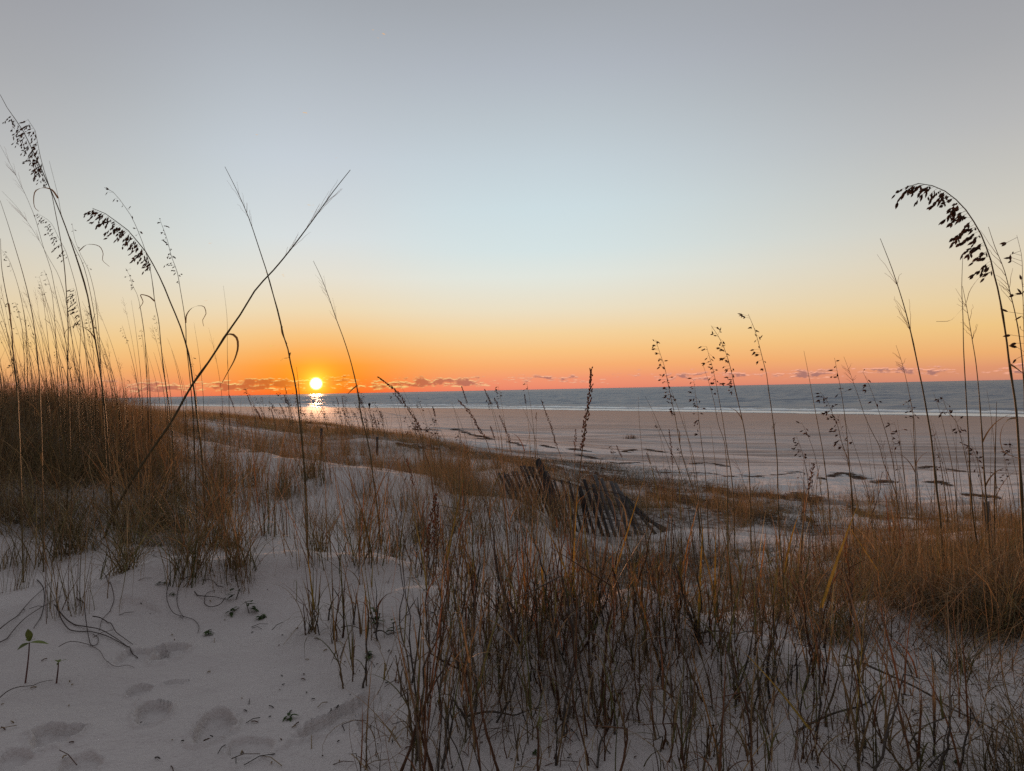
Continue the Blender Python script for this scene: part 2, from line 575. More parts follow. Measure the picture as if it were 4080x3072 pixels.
# ------------------------------------------------------------------ materials
def mat_plant(name, trans=0.42, vary=0.25):
    m = bpy.data.materials.new(name)
    m.use_nodes = True
    t = NT(m.node_tree)
    at_ = t.n('ShaderNodeAttribute', attribute_name='col')
    geo = t.n('ShaderNodeNewGeometry')
    oi = t.n('ShaderNodeObjectInfo')
    nz = t.noise(geo.outputs['Position'], 35.0, 3)
    v = t.math('ADD', t.mapr(nz, 0.25, 0.75, 0.75, 1.25, False), t.math('MULTIPLY', t.math('SUBTRACT', oi.outputs['Random'], 0.5), vary))
    vc = t.n('ShaderNodeCombineXYZ')
    for i in range(3):
        t.l(v, vc.inputs[i])
    c = t.mix(1.0, at_.outputs['Color'], vc.outputs[0], 'MULTIPLY')
    pb = t.n('ShaderNodeBsdfPrincipled')
    t.l(c, pb.inputs['Base Color'])
    pb.inputs['Roughness'].default_value = 0.7
    pb.inputs['Specular IOR Level'].default_value = 0.2
    tr = t.n('ShaderNodeBsdfTranslucent')
    t.l(t.mix(1.0, c, (1.35, 1.1, 0.8), 'MULTIPLY'), tr.inputs[0])
    mx = t.n('ShaderNodeMixShader')
    mx.inputs[0].default_value = trans
    t.l(pb.outputs[0], mx.inputs[1])
    t.l(tr.outputs[0], mx.inputs[2])
    out = t.n('ShaderNodeOutputMaterial')
    t.l(mx.outputs[0], out.inputs[0])
    return m


M_GRASS = mat_plant('dry_grass', 0.24)
M_SEED = mat_plant('seed_husk', 0.38)
M_WOODY = mat_plant('dead_stem', 0.10)


def mat_sand():
    m = bpy.data.materials.new('beach_sand')
    m.use_nodes = True
    t = NT(m.node_tree)
    geo = t.n('ShaderNodeNewGeometry')
    pos = geo.outputs['Position']
    wet = t.n('ShaderNodeAttribute', attribute_name='wet').outputs['Fac']
    beach = t.n('ShaderNodeAttribute', attribute_name='beach').outputs['Fac']
    dry1 = t.mix(t.mapr(t.noise(pos, 1.1, 4), 0.3, 0.7), (0.545, 0.49, 0.462), (0.62, 0.56, 0.53))
    fine = t.noise(pos, 260.0, 2, 0.6)
    dry1 = t.mix(t.math('MULTIPLY', beach, 0.8), dry1, (0.61, 0.59, 0.58))
    dry1 = t.mix(t.mapr(fine, 0.62, 0.78, 0, 0.35), dry1, (0.25, 0.21, 0.18))
    dry1 = t.mix(t.mapr(fine, 0.36, 0.22, 0, 0.3), dry1, (0.75, 0.71, 0.66))
    # damp streaks lying along the shore
    mp = t.n('ShaderNodeMapping')
    mp.inputs['Rotation'].default_value = (0, 0, R(-49.5))
    mp.inputs['Scale'].default_value = (0.07, 0.85, 1)
    t.l(pos, mp.inputs[0])
    st = t.noise(mp.outputs[0], 1.0, 5, 0.62)
    mpb = t.n('ShaderNodeMapping')
    mpb.inputs['Rotation'].default_value = (0, 0, R(-44))
    mpb.inputs['Scale'].default_value = (0.028, 0.16, 1)
    t.l(pos, mpb.inputs[0])
    big = t.noise(mpb.outputs[0], 1.0, 4, 0.6)
    st = t.math('ADD', t.math('MULTIPLY', st, 0.5), t.math('MULTIPLY', big, 0.5))
    damp = t.math('MULTIPLY', beach, t.mapr(st, 0.46, 0.56))
    c = t.mix(t.math('MULTIPLY', damp, 0.8), dry1, (0.225, 0.20, 0.19))
    c = t.mix(wet, c, (0.43, 0.285, 0.22))
    litter = t.n('ShaderNodeAttribute', attribute_name='litter').outputs['Fac']
    lit_n = t.mapr(t.noise(pos, 16.0, 4, 0.65), 0.35, 0.6)
    c = t.mix(t.math('MULTIPLY', litter, t.math('ADD', 0.15, t.math('MULTIPLY', lit_n, 0.7))), c, (0.075, 0.05, 0.032))
    pb = t.n('ShaderNodeBsdfPrincipled')
    t.l(c, pb.inputs['Base Color'])
    rg = t.math('SUBTRACT', 0.92, t.math('MULTIPLY', t.math('POWER', wet, 0.6), 0.22))
    t.l(rg, pb.inputs['Roughness'])
    t.l(t.math('ADD', 0.12, t.math('MULTIPLY', wet, 0.38)), pb.inputs['Specular IOR Level'])
    bmp = t.n('ShaderNodeBump')
    bmp.inputs['Strength'].default_value = 0.75
    bmp.inputs['Distance'].default_value = 0.03
    mp2 = t.n('ShaderNodeMapping')
    mp2.inputs['Rotation'].default_value = (0, 0, R(20))
    mp2.inputs['Scale'].default_value = (4.0, 14.0, 6.0)
    t.l(pos, mp2.inputs[0])
    rip = t.noise(mp2.outputs[0], 1.0, 3, 0.5)
    grain = t.noise(pos, 120.0, 3, 0.65)
    lump = t.noise(pos, 22.0, 4, 0.55)
    hgt = t.math('ADD', t.math('MULTIPLY', rip, 0.55), t.math('ADD', t.math('MULTIPLY', grain, 0.28), t.math('MULTIPLY', lump, 0.4)))
    hgt = t.math('MULTIPLY', hgt, t.math('SUBTRACT', 1.0, t.math('MULTIPLY', wet, 0.93)))
    t.l(hgt, bmp.inputs['Height'])
    t.l(bmp.outputs[0], pb.inputs['Normal'])
    out = t.n('ShaderNodeOutputMaterial')
    t.l(pb.outputs[0], out.inputs[0])
    return m


def mat_sea():
    m = bpy.data.materials.new('sea_water')
    m.use_nodes = True
    t = NT(m.node_tree)
    geo = t.n('ShaderNodeNewGeometry')
    calm = t.n('ShaderNodeAttribute', attribute_name='calm').outputs['Fac']
    pb = t.n('ShaderNodeBsdfPrincipled')
    pb.inputs['Base Color'].default_value = (0.14, 0.165, 0.215, 1)
    t.l(t.mapr(calm, 0, 1, 0.42, 0.40, False), pb.inputs['Roughness'])
    pb.inputs['IOR'].default_value = 1.33
    # small wavelets: the normal leans this way and that
    mp = t.n('ShaderNodeMapping')
    mp.inputs['Rotation'].default_value = (0, 0, R(-49.5))
    mp.inputs['Scale'].default_value = (0.10, 0.30, 1)
    t.l(geo.outputs['Position'], mp.inputs[0])
    nz = t.n('ShaderNodeTexNoise')
    t.l(mp.outputs[0], nz.inputs['Vector'])
    nz.inputs['Scale'].default_value = 1.0
    nz.inputs['Detail'].default_value = 5
    nz.inputs['Roughness'].default_value = 0.65
    sub = t.n('ShaderNodeVectorMath', operation='SUBTRACT')
    t.l(nz.outputs['Color'], sub.inputs[0])
    sub.inputs[1].default_value = (0.5, 0.5, 0.5)
    mul = t.n('ShaderNodeVectorMath', operation='MULTIPLY')
    t.l(sub.outputs[0], mul.inputs[0])
    vs = t.n('ShaderNodeCombineXYZ')
    k = t.math('MULTIPLY', t.math('SUBTRACT', 1.0, calm), 0.75)
    t.l(k, vs.inputs[0])
    t.l(k, vs.inputs[1])
    t.l(vs.outputs[0], mul.inputs[1])
    add = t.n('ShaderNodeVectorMath', operation='ADD')
    t.l(geo.outputs['Normal'], add.inputs[0])
    t.l(mul.outputs[0], add.inputs[1])
    nrm = t.n('ShaderNodeVectorMath', operation='NORMALIZE')
    t.l(add.outputs[0], nrm.inputs[0])
    t.l(nrm.outputs[0], pb.inputs['Normal'])
    out = t.n('ShaderNodeOutputMaterial')
    t.l(pb.outputs[0], out.inputs[0])
    return m


def mat_simple(name, c1, c2, scale, rough=0.8, stretch=(1, 1, 1), spec=0.2, bump=0.0):
    m = bpy.data.materials.new(name)
    m.use_nodes = True
    t = NT(m.node_tree)
    tcn = t.n('ShaderNodeTexCoord')
    mp = t.n('ShaderNodeMapping')
    mp.inputs['Scale'].default_value = stretch
    t.l(tcn.outputs['Object'], mp.inputs[0])
    nz = t.noise(mp.outputs[0], scale, 5, 0.6)
    pb = t.n('ShaderNodeBsdfPrincipled')
    t.l(t.mix(t.mapr(nz, 0.3, 0.7), c1, c2), pb.inputs['Base Color'])
    pb.inputs['Roughness'].default_value = rough
    pb.inputs['Specular IOR Level'].default_value = spec
    if bump:
        b = t.n('ShaderNodeBump')
        b.inputs['Strength'].default_value = bump
        b.inputs['Distance'].default_value = 0.01
        t.l(nz, b.inputs['Height'])
        t.l(b.outputs[0], pb.inputs['Normal'])
    out = t.n('ShaderNodeOutputMaterial')
    t.l(pb.outputs[0], out.inputs[0])
    return m


M_SAND = mat_sand()
M_SEA = mat_sea()
M_FOAM = mat_simple('sea_foam', (0.80, 0.80, 0.78), (0.92, 0.92, 0.90), 1.5, 0.35, spec=0.6)
M_WOOD = mat_simple('weathered_wood', (0.035, 0.033, 0.033), (0.085, 0.08, 0.078), 9.0, 0.85, (6, 6, 0.7), 0.2, 0.5)
M_WOODG = mat_simple('silvered_wood', (0.09, 0.083, 0.08), (0.17, 0.16, 0.155), 9.0, 0.85, (6, 6, 0.7), 0.2, 0.5)
M_WIRE = mat_simple('rusty_wire', (0.05, 0.035, 0.03), (0.09, 0.05, 0.035), 30, 0.7)
M_CLOTH = mat_simple('dark_clothing', (0.018, 0.016, 0.018), (0.035, 0.03, 0.03), 12, 0.9)
M_SKIN = mat_simple('skin', (0.30, 0.18, 0.13), (0.36, 0.22, 0.16), 20, 0.6)


def tag(o, label=None, cat=None, group=None, kind=None):
    for k, v in (('label', label), ('category', cat), ('group', group), ('kind', kind)):
        if v:
            o[k] = v
    return o


def empty(name, loc):
    o = bpy.data.objects.new(name, None)
    o.empty_display_size = 0.1
    o.location = loc
    return link(o)


# ------------------------------------------------------------------ ground, sea
def grid_faces(nr, nc, wrap=False):
    i = np.arange(nr - 1)[:, None]
    j = np.arange(nc if wrap else nc - 1)[None]
    j2 = (j + 1) % nc
    return np.stack([i * nc + j, i * nc + j2, (i + 1) * nc + j2, (i + 1) * nc + j], -1).reshape(-1, 4)


def no_fence(u, Y):             # the strip along the slatted fence stays nearly bare
    return 1 - 0.9 * sstep(-0.06, 0.0, u) * sstep(0.32, 0.25, u) * sstep(4.9, 5.4, Y) * sstep(8.2, 7.2, Y)


def hum(x, y, s, seed):
    return 0.5 + 0.5 * fbm(x * s, y * s, seed, 3)


def acc_left(u, Y, x, y):       # where the dense scrub of the left dune grows
    return (0.42 + 0.58 * sstep(3.3, 4.8, Y + 0.7 * fbm(x * 1.1, y * 1.1, 7))) * sstep(-0.43, -0.53, u + 0.05 * fbm(x * 1.2, y * 1.2, 5)) * sstep(2.9, 3.4, Y + 0.5 * fbm(x * 1.5, y * 1.5, 6) + 0.9 * (u + 0.68)) * (0.35 + 0.65 * sstep(0.2, 0.5, hum(x, y, 1.6, 8)))


def acc_field(u, Y, x, y):      # the low dune field towards the sun
    return sstep(0.03, -0.03, u - (0.02 - 0.011 * np.clip(Y - 9, 0, 24))) * sstep(8.2, 9.6, Y + 1.3 * fbm(x * 0.6, y * 0.6, 15) - 2.2 * np.clip(u + 0.25, 0, 1)) * sstep(0.30, 0.52, hum(x, y, 0.33, 18))


def acc_bank(u, Y, x, y):       # the grass bank at the right
    y0 = 1.95 - 2.25 * (u - 0.4) - 0.35 * sstep(0.56, 0.70, u)
    return sstep(0.34, 0.54, u + 0.11 * fbm(x * 1.3, y * 1.3, 25) + 0.02 * (Y - 3)) * sstep(-0.1, 0.45, Y - y0 + 0.25 * fbm(x * 2, y * 2, 26)) * sstep(5.0, 3.4, Y + 0.9 * fbm(x, y, 28) - 1.5 * (u - 0.5)) * (0.06 + 0.94 * sstep(0.30, 0.62, hum(x, y, 1.9, 29)))


BAND = hits([1980, 2200, 2450, 2700, 2950, 3200, 3450, 3700, 4000], [1800, 1850, 1905, 1965, 2010, 2045, 2070, 2085, 2105], 4, 60)[0]
BAND2 = hits([2480, 2700, 2950, 3200, 3450, 3700], [1960, 2045, 2115, 2165, 2195, 2215], 3, 60)[0]


def acc_band(u, Y, x, y):       # low dark debris and plants at the dune foot
    d = np.full(np.shape(x), 1e9)
    for a, b in list(zip(BAND[:-1], BAND[1:])) + list(zip(BAND2[:-1], BAND2[1:])):
        e = b[:2] - a[:2]
        L2 = e @ e
        t = np.clip(((x - a[0]) * e[0] + (y - a[1]) * e[1]) / L2, 0, 1)
        d = np.minimum(d, np.hypot(x - a[0] - e[0] * t, y - a[1] - e[1] * t))
    al, ac = x * -0.65 + y * 0.76, x * 0.76 + y * 0.65
    return sstep(2.6, 0.7, d + 1.0 * fbm(x * 0.7, y * 0.7, 71)) * sstep(0.38, 0.52, 0.5 + 0.5 * fbm(al * 0.6, ac * 1.6, 72, 4))


def make_ground():
    ta = np.concatenate([np.linspace(R(-180), R(-46), 40, endpoint=False), np.linspace(R(-46), R(46), 1000), np.linspace(R(46), R(180), 41)[1:-1]])
    rr = np.concatenate([[0.02, 0.2, 0.5], np.exp(np.linspace(math.log(0.8), math.log(5.0), 420, endpoint=False)),
                         np.exp(np.linspace(math.log(5.0), math.log(60), 330, endpoint=False)), np.exp(np.linspace(math.log(60), math.log(1500), 130))])
    TH, RR = np.meshgrid(ta, rr)
    x, y = (RR * np.sin(TH)).ravel(), (RR * np.cos(TH)).ravel()
    z = ground(x, y)
    s = shore_s(x, y) * SSG
    wet = np.clip(1 - sstep(8, 84, s + 5 * fbm(x * 0.05, y * 0.05, 77, 3)), 0, 1)
    beach = sstep(2.75, 2.35, z) * sstep(0.2, 0.9, z)
    u, Y = np.tan(np.clip(TH.ravel(), -0.9, 0.9)), y
    Yp = np.where(Y > 0.5, Y, 99)
    lit = np.clip(acc_left(u, Yp, x, y) * (Yp < 13) + acc_field(u, Yp, x, y) * 0.8 * (Yp < 40) + acc_bank(u, Yp, x, y) * (Yp < 7.6) + acc_band(u, Yp, x, y), 0, 1) * (Y > 0.5)
    F = grid_faces(len(rr), len(ta), True)[:, ::-1]
    o = mesh_np('ground', np.stack([x, y, z], -1), F, M_SAND, attr={'wet': wet, 'beach': beach, 'litter': lit})
    tag(o, 'pale rippled dune sand running down to a wide flat beach', kind='structure')


def make_sea():
    ta = np.concatenate([np.linspace(R(-110), R(-44), 30, endpoint=False), np.linspace(R(-44), R(44), 900), np.linspace(R(44), R(110), 31)[1:]])
    rr = np.concatenate([np.exp(np.linspace(math.log(50), math.log(1500), 760, endpoint=False)), np.exp(np.linspace(math.log(1500), math.log(60000), 60))])
    TH, RR = np.meshgrid(ta, rr)
    x, y = (RR * np.sin(TH)).ravel(), (RR * np.cos(TH)).ravel()
    s = -shore_s(x, y) * SSG            # metres out from the waterline
    al, ac = x * -0.65 + y * 0.76, x * 0.76 + y * 0.65
    amp = sstep(6, 60, s) * (1 - sstep(1200, 1500, RR.ravel()))
    z = np.zeros_like(x)
    rs = np.random.default_rng(3)
    for k in range(26):
        lam = rs.uniform(3.0, 11.0) if k < 16 else rs.uniform(11.0, 26.0)
        d = rs.normal(0, 0.55)
        kx, ky = math.sin(d), math.cos(d)
        ph = (al * kx + ac * ky) * 2 * math.pi / lam + rs.uniform(0, 6.28)
        z += (np.abs(np.sin(ph * 0.5 + 0.6 * vnoise(x * 0.06, y * 0.06, k))) - 0.6) * -0.0085 * lam
    z = z * amp * 0.8
    # two low breakers rolling in
    for s0, h in ((9.0, 0.10), (24.0, 0.20)):
        wv = s + 2.2 * fbm(al * 0.02, ac * 0.01, int(s0), 3)
        z += h * np.exp(-((wv - s0) / 1.5) ** 2) * sstep(-0.25, 0.3, fbm(al * 0.015, al * 0.0, 50 + int(s0), 2))
    calm = 1 - sstep(5, 22, s)
    F = grid_faces(len(rr), len(ta))[:, ::-1]
    o = mesh_np('sea', np.stack([x, y, z], -1), F, M_SEA, attr={'calm': calm})
    tag(o, 'grey blue choppy sea reaching to the horizon', kind='structure')


def make_foam():
    mb = MB()
    # walk along the waterline and lay broken, low rolls of foam
    pts = []
    for a, b in zip(SHORE[:-1], SHORE[1:]):
        L = np.hypot(*(b - a))
        for t in np.arange(0, L, 0.5):
            pts.append(a + (b - a) * t / L)
    pts = np.array(pts)
    pts = pts[(np.abs(np.arctan2(pts[:, 0], pts[:, 1])) < R(44)) & (pts[:, 1] < 420)]
    d = np.gradient(pts, axis=0)
    d /= np.linalg.norm(d, axis=1)[:, None]
    nrm = np.stack([d[:, 1], -d[:, 0]], -1)
    if np.mean(shore_s(pts[:, 0] + nrm[:, 0] * 5, pts[:, 1] + nrm[:, 1] * 5) * SSG) > 0:
        nrm = -nrm
    al = np.cumsum(np.full(len(pts), 0.5))
    for off, wd, hh, thr, sd in ((2.5, 7.5, 0.10, -1.2, 1), (11.0, 3.2, 0.25, -0.55, 3), (21.0, 2.6, 0.28, 0.0, 4)):
        nz = fbm(al * 0.035, al * 0, 10 + sd, 3)
        on = sstep(thr, thr + 0.3, fbm(al * 0.02, al * 0, 60 + sd, 3))
        wj = wd * (0.4 + 0.6 * on) * (0.8 + 0.35 * fbm(al * 0.4, al * 0, 30 + sd, 2))
        c = off + 1.6 * nz
        prof = [(-0.5, -0.03), (-0.3, 0.6), (0.0, 1.0), (0.3, 0.6), (0.5, -0.03)]
        rows = []
        for q, hq in prof:
            o_ = (c + q * wj)[:, None] * nrm
            z = hq * hh * on * (0.8 + 0.4 * vnoise(al * 0.9, al * 0 + q * 3, sd)) - 0.03 * (1 - on) + (0.022 if off > 2 else 0.012)
            xy = pts + o_
            if off < 3:
                z = z + np.maximum(ground0(xy[:, 0], xy[:, 1]), 0)
            rows.append(np.concatenate([xy, z[:, None]], 1))
        V = np.stack(rows, 1)
        n, k = V.shape[:2]
        i = np.arange(n - 1)[:, None]
        j = np.arange(k - 1)[None]
        F = np.stack([i * k + j, i * k + j + 1, (i + 1) * k + j + 1, (i + 1) * k + j], -1)
        keep = (on[:-1] > 0.05)
        F = F[keep].reshape(-1, 4)
        mb.add(V.reshape(-1, 3), F, (0.9, 0.9, 0.9))
    o = mb.build('foam', M_FOAM)
    tag(o, 'white foam of small waves breaking along the waterline', kind='stuff')


make_ground()
make_sea()
make_foam()


# ------------------------------------------------------------------ grass masses (stuff)
def scatter(n, umin, umax, ymin, ymax, accept, pw=2.0):
    """points spread evenly over the ground between two bearings and two distances, thinned by accept(u, Y, x, y)"""
    out = []
    while sum(map(len, out)) < n:
        k = n * 3
        Y = rng.uniform(ymin ** pw, ymax ** pw, k) ** (1 / pw)
        u = rng.uniform(umin, umax, k)
        x = u * Y
        a = accept(u, Y, x, Y) * no_fence(u, Y)
        m = rng.uniform(0, 1, k) < a
        out.append(np.stack([x[m], Y[m]], -1))
        if not len(out[-1]):
            break
    p = np.concatenate(out)[:n]
    return np.concatenate([p, ground(p[:, 0], p[:, 1])[:, None]], 1)


def grass_mass(name, label, P, Lr, Wr, tilt, bend, wts, K=5, lean=None, per=28, rad=0.07, dark=1.0, mat=None):
    """blades growing in clumps that splay outwards, each clump with its own size and colour"""
    n = len(P)
    k = max(1, n // per)
    cid = rng.integers(0, k, n)
    dist = np.hypot(P[:k, 0], P[:k, 1])[cid]
    off = rng.normal(0, 1, (n, 2)) * (rad * rng.uniform(0.5, 1.6, k)[cid] * np.clip(dist / 6, 1, 2.2))[:, None]
    B = P[:k][cid].copy()
    B[:, :2] += off
    B[:, 2] = ground(B[:, 0], B[:, 1]) - 0.015
    rr = np.hypot(off[:, 0], off[:, 1]) / rad
    azm = np.arctan2(off[:, 0], off[:, 1]) + rng.normal(0, 0.7, n)
    if lean is not None:
        azm = np.where(rng.uniform(0, 1, n) < lean[1], rng.normal(lean[0], 0.6, n), azm)
    size = np.clip(np.exp(rng.normal(0, 0.36, k)), 0.5, 1.7)[cid]
    stiff = rng.uniform(0.35, 1.5, k)[cid]
    cc = grasscol(k, wts)[cid]
    m = rng.uniform(0.0, 0.5, (n, 1))
    col = (cc * (1 - m) + grasscol(n, wts) * m) * dark
    V, F, C = blades(B, azm, np.abs(rng.normal(0.08, tilt * 0.6, n)) + 0.22 * rr * tilt, np.abs(rng.normal(bend[0], bend[1], n)) * stiff * rng.choice([1, 1, 1, -0.5], n),
                     rng.uniform(*Lr, n) * size, rng.uniform(*Wr, n) * np.clip(dist / 7, 1, 3), K,
                     col, tip=grasscol(n, (0.75, 0.1, 0.02, 0.1, 0.03)) * 1.1, wob=rng.normal(0, 0.9, n))
    o = mesh_np(name, V, F, mat or M_GRASS, colr=C)
    tag(o, label, kind='stuff')
    return o


# dense scrub on the dune at the left
P = scatter(58000, -1.0, -0.40, 2.7, 7.5, acc_left, 1.2)
grass_mass('dune_grass', 'tangled brown grass covering the high dune', P, (0.10, 0.34), (0.0015, 0.0034), 1.0, (1.7, 0.9), (0.26, 0.24, 0.12, 0.28, 0.10), per=46, rad=0.06, dark=0.85)
P = scatter(4200, -1.0, -0.42, 2.8, 7.5, acc_left, 1.3)
grass_mass('arching_grass', 'long pale arching blades in the tangle on the high dune', P, (0.22, 0.5), (0.0026, 0.0048), 0.6, (1.8, 0.8), (0.7, 0.15, 0.03, 0.1, 0.02), K=9)
P = scatter(26000, -1.0, -0.40, 7.5, 14, acc_left)
grass_mass('crest_grass', 'dense grass along the crest of the high dune', P, (0.12, 0.36), (0.0018, 0.0034), 0.6, (0.9, 0.7), (0.3, 0.24, 0.1, 0.26, 0.1), K=4, lean=(-1.2, 0.35))
# low grass on the dune field towards the sun
P = scatter(70000, -0.60, 0.03, 8.0, 40, acc_field, 1.5)
grass_mass('field_grass', 'low brown grass growing over the dune field towards the sun', P, (0.10, 0.28), (0.0018, 0.0035), 0.7, (0.9, 0.6), (0.36, 0.27, 0.1, 0.22, 0.05), K=4, lean=(-1.3, 0.5))
# thick grass at the right
P = scatter(44000, 0.22, 0.98, 0.95, 7.6, acc_bank, 1.3)
grass_mass('bank_grass', 'thick olive brown grass on the dune bank above the beach', P, (0.06, 0.21), (0.0014, 0.0030), 1.0, (1.9, 1.0), (0.20, 0.34, 0.16, 0.18, 0.12), per=42, rad=0.055, K=6, dark=0.85)
P = scatter(1800, 0.26, 0.98, 1.2, 6, acc_bank, 1.3)
grass_mass('arching_grass', 'long pale arching blades over the grass bank', P, (0.14, 0.34), (0.0018, 0.0036), 0.7, (2.0, 0.8), (0.6, 0.25, 0.05, 0.08, 0.02), K=9)
P = scatter(12000, 0.46, 0.98, 0.95, 2.3, acc_bank, 1.3)  # extra blades, their colour darkened to stand for the bank's shadow
grass_mass('shade_grass', 'added grass coloured dark as shadow at the near edge of the grass bank', P, (0.08, 0.26), (0.0016, 0.003), 1.2, (1.6, 1.0), (0.1, 0.15, 0.1, 0.35, 0.3), per=40, rad=0.06, K=6, dark=0.4, mat=M_WOODY)
# thin grass behind the fence and along the dune foot
P = scatter(5000, -0.12, 0.75, 7.0, 15, lambda u, Y, x, y: sstep(13.5, 9.0, Y + 6.5 * np.clip(u, -0.2, 0.5) + 1.2 * fbm(x, y, 35)) * sstep(0.42, 0.66, hum(x, y, 0.55, 38)))
grass_mass('foot_grass', 'thin grass scattered over the sand at the dune foot', P, (0.12, 0.36), (0.0018, 0.0032), 0.35, (0.6, 0.5), (0.3, 0.3, 0.18, 0.12, 0.1), K=4, lean=(-1.3, 0.4))
# low dark plants and debris in a band at the dune foot
P = scatter(44000, -0.2, 0.85, 4.2, 17, acc_band)
grass_mass('foot_scrub', 'dark low plants and debris in a band at the dune foot', P, (0.05, 0.16), (0.0022, 0.004), 1.1, (0.8, 0.6), (0.10, 0.30, 0.28, 0.12, 0.20), K=4, per=14, rad=0.1, dark=0.34, mat=M_WOODY)
# wispy short grass on the open sand slope
P = scatter(7000, -0.46, 0.36, 3.2, 8.6, lambda u, Y, x, y: sstep(0.50, 0.78, hum(x, y, 1.1, 48)) * sstep(3.2, 3.7, Y + 0.5 * fbm(x * 2, y * 2, 47)))
grass_mass('slope_grass', 'fine dry grass sprinkled over the open sand slope', P, (0.10, 0.32), (0.0012, 0.0026), 0.35, (0.7, 0.6), (0.45, 0.2, 0.08, 0.2, 0.1), lean=(-1.0, 0.3))


# dark wrack left along the upper beach
def make_wrack():
    mb = MB()
    lines = [  # (photo points, half width px, pieces)
        ([(2300, 1815), (2420, 1835), (2540, 1845)], 6, 700), ([(2480, 1795), (2560, 1790), (2640, 1800)], 4, 500), ([(2150, 1765), (2250, 1790), (2330, 1800)], 4, 400),
        ([(2700, 1930), (2900, 1960), (3080, 1985), (3250, 2000)], 14, 2600), ([(3000, 1960), (3150, 1985), (3270, 1985)], 10, 1200),
        ([(3480, 1920), (3600, 1925), (3790, 1932)], 4, 700), ([(3830, 1965), (3900, 1978), (4000, 1995)], 5, 500), ([(3270, 1900), (3350, 1893), (3440, 1905)], 4, 400),
        ([(1650, 1715), (1800, 1722), (1950, 1738)], 4, 500), ([(1900, 1740), (2000, 1752), (2080, 1770)], 4, 400), ([(2580, 1970), (2800, 2010), (3000, 2040), (3250, 2080)], 20, 3400),
        ([(3380, 2030), (3500, 2060), (3700, 2075), (3800, 2080)], 8, 1200), ([(1580, 1770), (1700, 1790), (1900, 1805)], 8, 900), ([(2320, 1860), (2600, 1880), (2900, 1890), (3200, 1890)], 3, 600),
        ([(3660, 1870), (3760, 1868), (3840, 1872)], 3, 300), ([(2750, 1850), (2830, 1846), (2900, 1852)], 3, 300), ([(2050, 1830), (2400, 1900), (2700, 1960)], 12, 1500)]
    for pts, hw, n in lines:
        if hw <= 6 and max(q[1] for q in pts) < 1905:
            hw, n = 1.6, int(n * 0.45)
        pts = np.array(pts, float)
        n = int(n * 0.4)
        t = rng.uniform(0, len(pts) - 1, n)
        t = t[hum(t * 3.0 + hw, t * 0.0 + n * 0.01, 1.0, 91) > 0.42]
        n = len(t)
        i = np.minimum(t.astype(int), len(pts) - 2)
        q = pts[i] + (pts[i + 1] - pts[i]) * (t - i)[:, None]
        q[:, 1] += rng.normal(0, hw * 0.55, n) * (0.4 + 1.6 * np.abs(vnoise(q[:, 0] * 0.02, q[:, 0] * 0.0, int(hw)))) + 10 * vnoise(q[:, 0] * 0.011, q[:, 0] * 0, 92)
        HP, HD = hits(q[:, 0], q[:, 1], 4, 90)
        for p, dd in zip(HP, HD):
            sz = dd / 9 * 0.75
            hd = np.array([-0.65 + random.uniform(-0.5, 0.5), 0.76 + random.uniform(-0.5, 0.5), 0])
            L = random.uniform(0.06, 0.22) * sz
            z = random.uniform(0.0005, 0.004) * sz
            P = [p + [0, 0, z] - hd * L / 2, p + [random.uniform(-0.02, 0.02), random.uniform(-0.02, 0.02), z + 0.002 * sz], p + [0, 0, max(z - 0.008, 0)] + hd * L / 2]
            mb.ribbon(P, random.uniform(0.006, 0.014) * sz, np.array([0.12, 0.098, 0.082]) * random.uniform(0.5, 1.7), side=np.array([random.uniform(-1, 1), random.uniform(-1, 1), 0.8]))
    o = mb.build('wrack', M_WOODY)
    tag(o, 'dark strands of dried seaweed and reed left along the upper beach', kind='stuff')


make_wrack()


# ------------------------------------------------------------------ sea oats and other tall stalks
def smooth_line(pts, n=26):
    pts = np.array(pts, float)
    if len(pts) == 2:
        pts = np.array([pts[0], pts.mean(0), pts[1]])
    d = np.concatenate([[0], np.cumsum(np.hypot(*np.diff(pts, axis=0).T))])
    t = np.linspace(0, d[-1], n)
    return cubic1(d, pts.T, t).T, t / d[-1]


def stem_points(pts, depth, n=30):
    q, t = smooth_line(pts, n)                     # tip -> base in photo pixels
    dz = depth * 0.02 * np.sin(t * 3 + depth * 7)
    P = np.array([at(a, b, depth + e) for (a, b), e in zip(q, dz)])
    g = ground(P[:, 0], P[:, 1])
    under = np.nonzero(P[:, 2] < g - 0.03)[0]
    if len(under):
        P = P[:max(under[0] + 1, 4)]
    else:                                          # run on down to the sand
        d = P[-1] - P[-4]
        d = d / np.linalg.norm(d)
        d[2] = min(d[2], -0.6)
        for _ in range(40):
            if P[-1][2] < float(ground(P[-1][0], P[-1][1])) - 0.03:
                break
            d = d * 0.8 + np.array([0, 0, -1]) * 0.2
            d /= np.linalg.norm(d)
            P = np.concatenate([P, [P[-1] + d * 0.08]])
    return P


